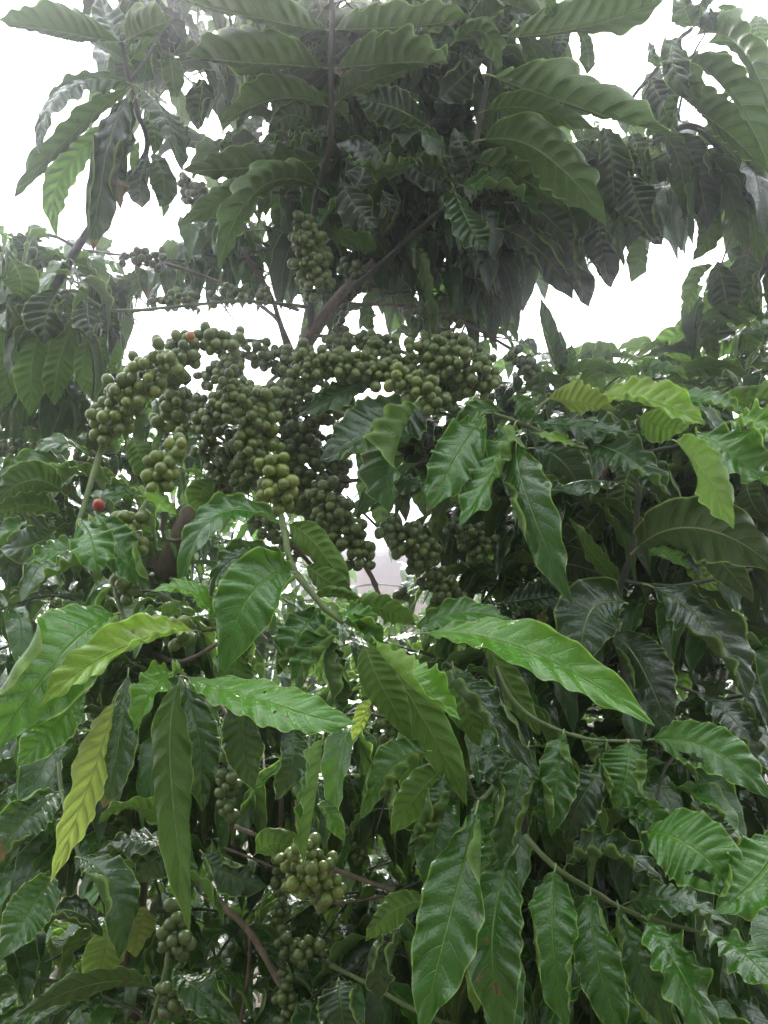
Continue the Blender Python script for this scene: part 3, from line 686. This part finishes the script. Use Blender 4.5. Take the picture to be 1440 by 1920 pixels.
limb('R', 'branch', [(1200, 850, .88, 8), (1290, 830, .8, 7), (1380, 790, .74, 7)], M_DSTEM)
limb('R', 'branch', [(1165, 1120, .88, 8), (1150, 1190, .86, 6), (1240, 1270, .86, 6), (1320, 1305, .86, 6)], M_DSTEM)
limb('Q', 'branch', [(985, 1570, .74, 11), (1040, 1625, .69, 10), (1110, 1670, .68, 10), (1160, 1700, .68, 10), (1215, 1722, .67, 8), (1320, 1750, .66, 7), (1450, 1790, .65, 6)], M_GREEN, .05)
limb('Q', 'branch', [(930, 1250, .74, 6), (960, 1310, .72, 8), (1010, 1352, .71, 8), (1100, 1385, .7, 7), (1200, 1390, .7, 6)], M_GREEN, .05)
limb('Q', 'branch', [(960, 1420, .75, 8), (900, 1500, .72, 8), (870, 1440, .72, 6)], M_GREEN)
limb('Q', 'branch', [(620, 1810, .85, 8), (700, 1850, .82, 8), (790, 1900, .8, 8), (900, 1940, .85, 9)], M_GREEN, .05)
limb('T', 'branch', [(1380, 330, 1.1, 10), (1340, 200, 1.02, 9), (1275, 90, .97, 8), (1298, 52, .96, 8)], M_DSTEM)
limb('T', 'branch', [(1340, 200, 1.02, 7), (1275, 95, 1.0, 8), (1218, 145, 1.0, 8), (1180, 190, 1.02, 6)], M_DSTEM)
limb('T', 'branch', [(1460, 620, 1.3, 9), (1400, 620, 1.2, 7), (1300, 632, 1.2, 5)], M_TWIG)
limb('L', 'branch', [(90, 560, 1.2, 9), (140, 545, 1.1, 7), (200, 580, 1.05, 7), (280, 580, 1.0, 6)], M_GREEN)
limb('L', 'branch', [(20, 720, 1.4, 9), (60, 460, 1.2, 7), (160, 470, 1.2, 6), (240, 480, 1.15, 5)], M_TWIG)
limb('L', 'branch', [(243, 156, .96, 6), (300, 60, 1.05, 7), (292, -20, 1.1, 6)], M_DSTEM)

# ------------------------------------------------------------ cherries
STR = '''
M .30 28 .80 450 642 28 380 634 34 320 668 46
M .42 31 .76 320 668 46 262 708 48 215 768 46 190 825 40
M .45 34 .72 342 825 26 305 880 40 300 920 36
M .42 33 .70 240 965 34 240 1010 38 240 1060 34
M .25 36 .68 245 1085 36 240 1125 30
M .60 38 .64 270 1168 16 320 1168 18 362 1166 16
M .35 34 .66 335 1195 26 355 1215 20
M .40 30 .84 490 735 34 492 800 36 505 850 34
M .55 33 .78 505 860 34 518 910 40 530 955 36
M .30 30 .84 330 700 30 330 770 36 300 800 30
M .26 25 .96 430 740 28 560 750 34 640 790 28
M .24 25 .97 690 650 30 760 700 38 860 745 36
M .28 25 .9 560 655 22 640 690 30 740 700 26
M .2 24 1.0 290 720 26 360 760 30 400 800 26
M .3 27 .82 420 700 26 470 790 32 460 870 30
M .28 26 .95 420 640 26 430 700 34 440 760 34
M .2 24 1.0 380 830 34 420 870 34 410 940 24
M .22 24 1.0 520 780 30 540 860 36 570 960 30
M .2 24 1.0 470 960 26 520 1000 26 560 1040 24
M .22 24 1.02 600 740 30 650 760 30 700 800 24
M .25 25 .92 335 805 24 385 790 30 430 760 38 470 720 36
M .30 26 .90 540 715 30 600 690 34 660 680 32 715 705 34
M .28 24 .98 570 400 20 575 450 36 590 510 42 590 560 26
M .30 19 1.05 285 565 16 330 565 22 370 560 20
M .32 19 1.05 395 560 18 440 550 22 505 558 20
M .12 17 1.10 225 485 16 265 480 22 310 490 24
M .28 26 .92 765 655 20 830 665 44 880 690 50 925 725 40
M .36 30 .84 735 705 30 785 725 40 815 765 38
M .05 25 .95 560 790 30 570 870 36 600 920 40
M .18 28 .88 600 910 34 630 970 44 655 1030 44 700 1058 26
M .15 26 .95 440 800 34 450 860 40 470 910 30
M .10 22 1.0 640 860 26 620 930 30 590 980 30
M .18 26 .90 720 985 28 770 1015 42 805 1060 36
M .12 25 .92 805 1075 30 835 1110 34 870 1125 26
M .05 22 .96 880 1000 30 910 1035 34 850 980 26
M .05 17 1.1 640 620 14 640 560 18 690 520 26 640 500 20
M .10 18 1.1 760 580 16 820 590 20 870 605 18
M .25 22 1.0 610 640 18 690 638 24 745 650 22
M .25 22 1.0 790 640 18 860 640 24 900 660 22
M .20 22 .98 450 660 24 500 665 32 545 680 30
M .08 21 1.0 540 800 34 590 830 34 640 880 30
M .40 31 .70 555 1590 44 585 1640 58 625 1685 34
M .05 25 .88 520 1570 16 528 1650 20 525 1740 18
M .05 27 .84 530 1760 20 545 1790 34 600 1770 26
M .08 25 .84 535 1820 16 540 1880 30 545 1930 30
M .15 29 .84 420 1360 16 430 1430 22 425 1480 26 430 1545 22
M .10 27 .88 710 1305 14 715 1350 20 735 1405 26
M .06 33 .70 325 1695 18 335 1740 34 325 1785 40
M .04 33 .70 315 1850 22 320 1900 34
M .05 19 .92 640 1550 14 660 1590 18 690 1620 12
M .20 22 1.0 380 720 26 400 700 28 420 690 20
M .10 24 .95 730 1130 14 760 1110 20
L .35 17 1.35 -10 840 22 50 850 26 100 850 20
L .25 14 1.4 40 790 14 150 790 20 230 800 20
L .10 20 1.15 340 330 16 360 360 28 365 380 24
L .30 17 1.2 140 860 20 190 870 20
R .55 9 1.2 1220 1040 14 1250 1055 16 1290 1060 10
R .80 8 .95 1022 1140 5 1015 1165 12
R .05 21 .98 960 660 20 1000 700 26
R .3 11 1.3 1210 960 20 1260 990 20
'''
for ln in STR.strip().splitlines():
    q = ln.split(); tr = TREES[q[0]]; tint, dia, d = map(float, q[1:4]); tint = tint * .9 + .10; dia *= .80 if dia > 18 else .95; v = np.array(list(map(float, q[4:]))).reshape(-1, 3)
    s = np.concatenate([[0], np.cumsum(np.hypot(np.diff(v[:, 0]), np.diff(v[:, 1])))]); Ltot = s[-1]
    ntry = int(Ltot * v[:, 2].mean() / dia ** 2 * 110) + 80
    pos = []; node = dia * 2.3
    for _ in range(ntry):
        x = U(0, Ltot); px, py, rr = np.interp(x, s, v[:, 0]), np.interp(x, s, v[:, 1]), np.interp(x, s, v[:, 2])
        rr *= 1.22; rr *= .84 + .16 * math.cos(2 * math.pi * x / node)
        i = min(np.searchsorted(s, x, 'right') - 1, len(v) - 2); tx, ty = nrm(v[i + 1, :2] - v[i, :2])
        a = U(0, 2 * math.pi); ra = max(0, rr - dia * .5) * math.sqrt(U(.15, 1))
        off = math.cos(a) * ra; dep = d - math.sin(a) * ra * K * d
        p = P(px - ty * off, py + tx * off, dep); di = dia * U(.8, 1.1)
        if any(np.dot(p - o[0], p - o[0]) < (.80 * (di + o[3]) / 2 * K * d) ** 2 for o in pos): continue
        c0 = P(px, py, d); ax = nrm(nrm(p - c0) + .35 * nrm(CAMP - p) + rng.normal(0, .25, 3))
        pos.append((p, ax, a, di))
    for p, ax, a, di in pos:
        front = math.sin(a); r = di * .5 * K * d
        tr.cher.append((di + 12 * front, p, ax, r * U(.95, 1.02), min(.84, max(0, tint + U(-.14, .14)))))
for px, py, d, dia, tt in [(185, 947, .655, 24, 1.0), (357, 630, .735, 17, .93), (145, 846, 1.2, 14, .88)]:
    tr = MAIN if d < 1 else LEFT
    tr.cher.append((99, P(px, py, d), nrm(P(px, py - 60, d - .03) - P(px, py, d)), dia * .5 * K * d, tt))

# ------------------------------------------------------------ leafy shoots filling the crowns
SKY = [np.array(p, float) for p in (
    [(-200, 70), (160, 80), (165, 200), (130, 300), (120, 450), (-200, 400)],
    [(200, 395), (245, 300), (345, 330), (340, 430), (400, 450), (210, 455)],
    [(815, 505), (900, 575), (990, 595), (1060, 560), (1110, 555), (1240, 480), (1290, 500), (1370, 415), (1350, 490), (1290, 560), (1240, 630), (1170, 655), (1060, 665), (960, 600), (870, 560)],
    [(1110, 60), (1250, 5), (1290, -30), (1270, 60), (1215, 80), (1190, 150), (1110, 130)],
    [(220, 660), (270, 600), (440, 600), (545, 600), (560, 650), (450, 655), (300, 640), (240, 690)],
    [(400, 640), (470, 590), (580, 590), (570, 650), (500, 660)],
    [(650, 850), (665, 870), (680, 960), (735, 1060), (755, 1100), (690, 1110), (660, 950)],
    [(740, 660), (780, 680), (790, 700), (740, 690)], [(360, 690), (430, 680), (380, 730), (340, 720)],
    [(1255, 180), (1300, 180), (1350, 260), (1300, 240)], [(340, 130), (370, 160), (360, 190), (335, 180)], [(660, 600), (730, 600), (730, 625), (660, 620)],
    [(1400, -50), (1430, 20), (1400, 60), (1380, 20)])]
def insky(x, y):
    for p in SKY:
        x1, y1 = p[:, 0], p[:, 1]; x2, y2 = np.roll(x1, -1), np.roll(y1, -1)
        c = ((y1 > y) != (y2 > y)); xi = (x2 - x1) * (y - y1) / (y2 - y1 + 1e-9) + x1
        if (c & (x < xi)).sum() % 2: return True
    return False
def put(tree, b, m, tp, w, n, tint, rows, cols, nv, wave, check=True, corr=.6, zc=0):
    if check:
        for p in (b, m, tp, (m + tp) / 2, (b + m) / 2):
            x, y, d = proj(p)
            if d < .05 or insky(x, y): return False
    x, y, d = proj(m)
    if d < .45 and -100 < x < 1540 and -100 < y < 2020: return False
    L = np.linalg.norm(tp - b); sz = (L / d / K) * (w / d / K)
    vis = -150 < x < 1590 and -150 < y < 2070
    D = leaf(b, m, tp, w, n, rows=rows, cols=cols, nv=nv, fold=U(0, 22), wave=wave, corr=corr, twist=U(-25, 25), tint=min(1, max(0, tint)), bow=U(0, .15), curl=U(0, 1.8))
    tree.leaf(sz if vis else 0, D, b); return True
def shoot(tree, p0, dirv, L, pairs, ll, droop, tint, rows=22, cols=4, stem=True, check=True, dark=.5, wave=.55):
    dirv = nrm(np.array(dirv, float)); p1 = p0 + dirv * L * .55; p2 = p0 + dirv * L - UP * L * .25
    for k in range(pairs):
        f = (k + .5) / pairs; c = (1 - f) ** 2 * p0 + 2 * f * (1 - f) * p1 + f * f * p2
        S = nrm(np.cross(dirv, UP) + 1e-6)
        for sg in (-1, 1):
            l_ = 0; out = nrm(S * sg + dirv * U(.15, .7) + rng.normal(0, .15, 3)); l = ll * U(.75, 1.15); w = l * U(.27, .37); dr = droop * U(.7, 1.3)
            b = c + out * l * .06; m = b + out * l * .45 * (1 - .35 * dr) + UP * l * (.02 - .18 * dr); tp = b + out * l * .85 * (1 - .55 * dr) - UP * l * (.1 + .75 * dr)
            n = UP * .8 + out * .8 * min(1, dr + .2) + rng.normal(0, .2, 3)
            put(tree, b, m, tp, w, n, tint + U(-.13, .13), rows, cols, 8 if rows > 15 else 6, wave * U(.6, 1.3), check)
    if stem and not insky(*proj(p1)[:2]) and not insky(*proj(p2)[:2]):
        V, F = tube([p0, p1, p2], [.0022, .0018, .001], 5, 4)
        tree.stems.append((V, F))
for T_ in TREES.values(): T_.stems = []
def fill(tree, cx, cy, rx, ry, d0, d1, n, ll, droop, tint, pairs=3, L=.16, rows=24, cols=4, dz=(-.5, .5), wave=.45, check=True):
    global rng
    rng = np.random.default_rng(int(cx * 7 + cy * 13) % 99991)          # every patch keeps its own order of leaves
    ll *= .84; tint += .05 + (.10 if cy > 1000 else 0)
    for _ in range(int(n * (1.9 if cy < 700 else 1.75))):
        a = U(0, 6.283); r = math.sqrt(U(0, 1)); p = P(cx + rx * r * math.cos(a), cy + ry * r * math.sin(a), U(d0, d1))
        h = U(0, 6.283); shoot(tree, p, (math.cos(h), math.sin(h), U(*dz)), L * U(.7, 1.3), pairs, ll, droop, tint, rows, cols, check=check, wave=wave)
# upper crown of the fruiting tree
fill(MAIN, 800, 210, 180, 120, 1.2, 1.6, 12, .16, .6, .08)
fill(MAIN, 760, 40, 200, 80, 1.2, 1.6, 8, .16, .6, .08)
fill(MAIN, 640, 170, 300, 230, 1.15, 1.6, 26, .17, .5, .08)
fill(MAIN, 700, 400, 260, 110, 1.15, 1.5, 18, .15, .8, .08)
fill(MAIN, 960, 380, 170, 120, 1.1, 1.5, 16, .16, .8, .08)
fill(MAIN, 480, 480, 140, 80, 1.2, 1.6, 9, .13, .8, .15)
fill(MAIN, 780, 30, 260, 90, 1.15, 1.6, 8, .16, .5, .12)
fill(MAIN, 800, -250, 500, 150, 1.0, 1.6, 14, .18, .5, .1)
fill(MAIN, 800, 560, 60, 60, 1.2, 1.5, 3, .12, .8, .2, pairs=2)
fill(MAIN, 880, 620, 70, 30, 1.3, 1.5, 4, .12, .5, .2)
fill(TOPR, 1260, 340, 200, 110, 1.1, 1.5, 20, .16, .9, .12)
fill(TOPR, 1410, 470, 70, 180, 1.2, 1.5, 10, .15, .8, .18)
fill(TOPR, 1380, 650, 90, 60, 1.4, 1.8, 8, .13, .5, .35)
fill(LEFT, 110, 530, 150, 60, 1.15, 1.5, 16, .14, .9, .12)
fill(LEFT, 110, 680, 140, 90, 1.2, 1.7, 18, .14, .9, .2)
fill(LEFT, 350, 480, 80, 30, 1.25, 1.5, 6, .11, .8, .15)
fill(LEFT, 350, 60, 60, 100, 1.2, 1.4, 6, .14, .8, .05)
fill(LEFT, 60, 950, 120, 90, 1.0, 1.4, 10, .14, .5, .15)
# middle right
fill(RIGHT, 1180, 720, 220, 30, 1.2, 1.8, 22, .15, .3, .2)
fill(RIGHT, 1130, 880, 260, 130, 1.0, 1.4, 30, .16, .6, .06)
fill(RIGHT, 1350, 900, 140, 160, .95, 1.4, 16, .16, .5, .12)
fill(RIGHT, 1200, 1120, 230, 150, 1.0, 1.5, 22, .17, .6, .05)
fill(RIGHT, 940, 1020, 90, 80, 1.05, 1.4, 8, .15, .6, .06)
fill(RIGHT, 1390, 1180, 110, 180, 1.1, 1.5, 10, .14, .5, .15)
fill(RIGHT, 870, 830, 90, 60, 1.05, 1.3, 7, .15, .5, .06)
# lower right
fill(LOWR, 1180, 1480, 260, 150, .9, 1.4, 34, .16, .7, .07)
fill(LOWR, 1250, 1780, 250, 130, .85, 1.3, 24, .17, .8, .10)
fill(LOWR, 850, 1650, 140, 240, .9, 1.3, 24, .16, .8, .12)
fill(LOWR, 780, 1870, 160, 80, .9, 1.3, 12, .16, .8, .06)
# lower left and centre
fill(MAIN, 160, 1180, 180, 110, .95, 1.3, 14, .15, .5, .12)
fill(MAIN, 180, 1470, 200, 140, .9, 1.3, 20, .15, .5, .14)
fill(MAIN, 450, 1400, 140, 130, .9, 1.3, 16, .15, .8, .08)
fill(MAIN, 800, 1280, 120, 100, .95, 1.3, 10, .15, .6, .1)
fill(MAIN, 250, 1780, 260, 120, .95, 1.5, 22, .15, .5, .14)
fill(MAIN, 560, 1750, 160, 140, 1.1, 1.5, 12, .14, .6, .1)
fill(MAIN, 640, 1480, 140, 120, 1.2, 1.7, 10, .12, .5, .12)
fill(MAIN, 330, 880, 150, 110, 1.4, 2.0, 14, .12, .5, .2)
fill(MAIN, 150, 1030, 170, 60, 1.2, 1.6, 8, .13, .5, .15)
fill(MAIN, 420, 800, 130, 60, 1.3, 1.8, 6, .12, .5, .3, pairs=2)
fill(MAIN, 470, 960, 130, 60, 1.5, 2.0, 8, .12, .5, .35, pairs=2)
fill(LEFT, 160, 820, 150, 60, 1.3, 1.9, 10, .12, .6, .2)
fill(MAIN, 400, 1130, 220, 90, 1.5, 2.2, 14, .13, .5, .1)
fill(MAIN, 640, 1200, 200, 60, 1.6, 2.3, 12, .13, .5, .1)
fill(RIGHT, 1050, 1330, 200, 70, 1.5, 2.1, 12, .14, .5, .06)
fill(MAIN, 480, 1130, 100, 60, 1.2, 1.6, 3, .12, .5, .2, pairs=2)
for T_ in TREES.values():
    if T_.stems:
        off = 0; Vs = []; Fs = []
        for V, F in T_.stems: Vs.append(V); Fs.append(F + off); off += len(V)
        o = link('twigs', build_mesh('twigs', np.concatenate(Vs) - T_.loc, np.concatenate(Fs), mats=[M_DSTEM]), T_.e); o['kind'] = 'stuff'
    T_.finish()

# ------------------------------------------------------------ shrubs further back
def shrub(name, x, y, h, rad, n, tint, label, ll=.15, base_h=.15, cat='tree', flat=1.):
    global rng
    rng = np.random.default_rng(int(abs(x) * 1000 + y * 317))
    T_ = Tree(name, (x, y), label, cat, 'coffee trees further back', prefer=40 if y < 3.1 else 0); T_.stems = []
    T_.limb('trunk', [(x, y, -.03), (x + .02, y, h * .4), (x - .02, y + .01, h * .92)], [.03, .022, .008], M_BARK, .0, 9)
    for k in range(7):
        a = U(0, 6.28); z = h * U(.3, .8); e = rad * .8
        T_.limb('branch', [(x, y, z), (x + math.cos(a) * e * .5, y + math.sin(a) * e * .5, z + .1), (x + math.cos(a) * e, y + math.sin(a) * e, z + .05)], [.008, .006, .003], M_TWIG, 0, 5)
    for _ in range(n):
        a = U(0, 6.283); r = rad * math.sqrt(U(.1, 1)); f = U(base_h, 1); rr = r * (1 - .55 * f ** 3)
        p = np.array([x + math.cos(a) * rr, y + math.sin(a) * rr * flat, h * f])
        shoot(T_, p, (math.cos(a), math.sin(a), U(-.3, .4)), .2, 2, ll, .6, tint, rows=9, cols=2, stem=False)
    T_.finish(); return T_
def topz(py, d): return CAMZ + d * (math.sin(PITCH) + (960 - py) * K * math.cos(PITCH))
def gx(px, d): return (px - 720) * K * d
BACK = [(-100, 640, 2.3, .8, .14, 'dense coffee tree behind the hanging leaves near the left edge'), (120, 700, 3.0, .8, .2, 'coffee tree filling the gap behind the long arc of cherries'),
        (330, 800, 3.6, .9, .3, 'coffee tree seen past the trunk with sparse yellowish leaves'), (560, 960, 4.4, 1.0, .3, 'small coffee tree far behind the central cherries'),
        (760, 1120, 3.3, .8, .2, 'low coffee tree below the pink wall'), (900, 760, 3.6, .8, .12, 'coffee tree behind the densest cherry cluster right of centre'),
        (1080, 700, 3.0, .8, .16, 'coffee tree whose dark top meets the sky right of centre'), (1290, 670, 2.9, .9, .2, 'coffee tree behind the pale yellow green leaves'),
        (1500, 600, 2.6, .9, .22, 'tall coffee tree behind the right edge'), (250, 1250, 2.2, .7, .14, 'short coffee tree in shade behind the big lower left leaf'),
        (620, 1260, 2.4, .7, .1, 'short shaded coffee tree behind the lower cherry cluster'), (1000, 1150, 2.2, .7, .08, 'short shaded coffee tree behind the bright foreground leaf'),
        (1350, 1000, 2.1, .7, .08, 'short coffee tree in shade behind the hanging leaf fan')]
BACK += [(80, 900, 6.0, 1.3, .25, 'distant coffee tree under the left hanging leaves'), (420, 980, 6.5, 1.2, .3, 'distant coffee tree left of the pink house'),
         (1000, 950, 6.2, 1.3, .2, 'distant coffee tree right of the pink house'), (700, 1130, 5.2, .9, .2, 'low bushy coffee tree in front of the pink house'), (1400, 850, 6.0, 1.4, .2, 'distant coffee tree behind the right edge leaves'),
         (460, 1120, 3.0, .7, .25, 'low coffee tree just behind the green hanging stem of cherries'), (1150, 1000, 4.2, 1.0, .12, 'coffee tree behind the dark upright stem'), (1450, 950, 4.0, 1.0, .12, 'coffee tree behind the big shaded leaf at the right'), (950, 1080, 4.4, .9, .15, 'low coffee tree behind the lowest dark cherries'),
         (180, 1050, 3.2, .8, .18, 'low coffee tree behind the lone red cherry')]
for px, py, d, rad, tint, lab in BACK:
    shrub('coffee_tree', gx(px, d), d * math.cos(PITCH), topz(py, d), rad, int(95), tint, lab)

# ------------------------------------------------------------ far rows of the plantation, one green mass
off = 0; Vs = []; Fs = []; us = []; ts = []; rs = []
for _ in range(4200):
    x = U(-13, 13); y = U(11.8, 13.2); z = U(.05, 1) ** .8 * (2.3 + .5 * math.sin(x * 1.7) + .3 * math.sin(x * 4.3)); b = np.array([x, y, z]); a = U(0, 6.28); l = U(.2, .32)
    d_ = np.array([math.cos(a), math.sin(a), -.3]); V, F, uv, tn, rib = leaf(b, b + d_ * l * .5 + UP * .03, b + d_ * l - UP * l * .4, l * .36, UP + d_ * .6 + rng.normal(0, .3, 3), rows=6, cols=1, nv=5, tint=U(.1, .4), pet=0)
    Vs.append(V); Fs.append(F + off); off += len(V); us.append(uv); ts.append(tn); rs.append(rib)
tag(link('treeline', build_mesh('treeline', np.concatenate(Vs), np.concatenate(Fs), np.concatenate(us), np.concatenate(ts), [M_LEAF], aux=np.concatenate(rs))), 'far green rows of the coffee plantation behind the house', None, None, 'stuff')

# ------------------------------------------------------------ ground and house
gv = [(-300, -300, 0), (300, -300, 0), (300, 300, 0), (-300, 300, 0)]
g = link('ground', build_mesh('ground', gv, [(0, 1, 2, 3)], mats=[M_SOIL], smooth=False)); tag(g, 'brown soil under the coffee trees', None, None, 'structure')
off = 0; Vs = []; Fs = []; us = []; ts = []; rs = []
for _ in range(1500):
    x, y = U(-3, 3), U(.2, 6); a = U(0, 6.28); l = U(.08, .16); d_ = np.array([math.cos(a), math.sin(a), 0]); b = np.array([x, y, U(.008, .03)])
    V, F, uv, tn, rib = leaf(b, b + d_ * l * .5 + UP * .01, b + d_ * l, l * .38, UP + rng.normal(0, .3, 3), rows=6, cols=2, nv=5, tint=U(.7, 1), pet=0)
    Vs.append(V); Fs.append(F + off); off += len(V); us.append(uv); ts.append(tn); rs.append(rib)
def litter_mat():
    m, ns, ls = mat('dry_leaf'); t = N_(ns, 'ShaderNodeAttribute', attribute_name='tint').outputs['Fac']
    c = ramp(ns, ls, t, [(.7, (.10, .06, .035)), (1, (.30, .20, .10))]); pr = N_(ns, 'ShaderNodeBsdfPrincipled'); pr.inputs['Roughness'].default_value = .7
    ls.new(c, pr.inputs['Base Color']); out = N_(ns, 'ShaderNodeOutputMaterial'); ls.new(pr.outputs[0], out.inputs[0]); return m
o = link('leaf_litter', build_mesh('leaf_litter', np.concatenate(Vs), np.concatenate(Fs), np.concatenate(us), np.concatenate(ts), [litter_mat()], aux=np.concatenate(rs)))
tag(o, 'dry brown fallen leaves under the coffee trees', None, None, 'stuff')

def box(x0, x1, y0, y1, z0, z1):
    V = [(x, y, z) for x in (x0, x1) for y in (y0, y1) for z in (z0, z1)]
    return V, [(0, 1, 3, 2), (4, 6, 7, 5), (0, 4, 5, 1), (2, 3, 7, 6), (0, 2, 6, 4), (1, 5, 7, 3)]
hd = 9.0; hx0, hx1 = gx(560, hd), gx(900, hd); hz = topz(1040, hd)
he = bpy.data.objects.new('house', None); col.objects.link(he); he.location = ((hx0 + hx1) / 2, hd + 1, 0)
tag(he, 'small pale pink plastered house glimpsed through the gap under the cherries', 'house')
def hpart(name, V, F, m):
    return link(name, build_mesh(name, np.array(V, float) - np.array(he.location), F, mats=[m], smooth=False), he)
V, F = box(hx0, hx1, hd, hd + 2.4, -.02, hz); hpart('wall', V, F, M_WALL)
rv = [(hx0 - .2, hd - .25, hz + .004), (hx1 + .2, hd - .25, hz + .004), (hx1 + .2, hd + 2.6, hz + .35), (hx0 - .2, hd + 2.6, hz + .35)]
rv = rv + [(a, b_, c + .04) for a, b_, c in rv]
hpart('roof', rv, [(0, 3, 2, 1), (4, 5, 6, 7), (0, 1, 5, 4), (1, 2, 6, 5), (2, 3, 7, 6), (3, 0, 4, 7)], M_ROOF)
V, F = box(hx0 + .4, hx0 + 1.2, hd - .03, hd - .003, .0, 1.9); hpart('door', V, F, M_BARK)

# ------------------------------------------------------------ haze volume added to imitate veiling lens glare
hzm, ns, ls = mat('glare_volume'); pv = N_(ns, 'ShaderNodeVolumePrincipled'); pv.inputs['Color'].default_value = (.92, .91, 1.0, 1)
pv.inputs['Density'].default_value = .054; pv.inputs['Anisotropy'].default_value = .93
out = N_(ns, 'ShaderNodeOutputMaterial'); ls.new(pv.outputs[0], out.inputs['Volume'])
V, F = box(-14, 14, -6, 16, -1.0, 5.2)
tag(link('glare_haze', build_mesh('glare_haze', V, F, mats=[hzm], smooth=False)), 'pale haze added in place of lens glare over the leaves', None, None, 'stuff')
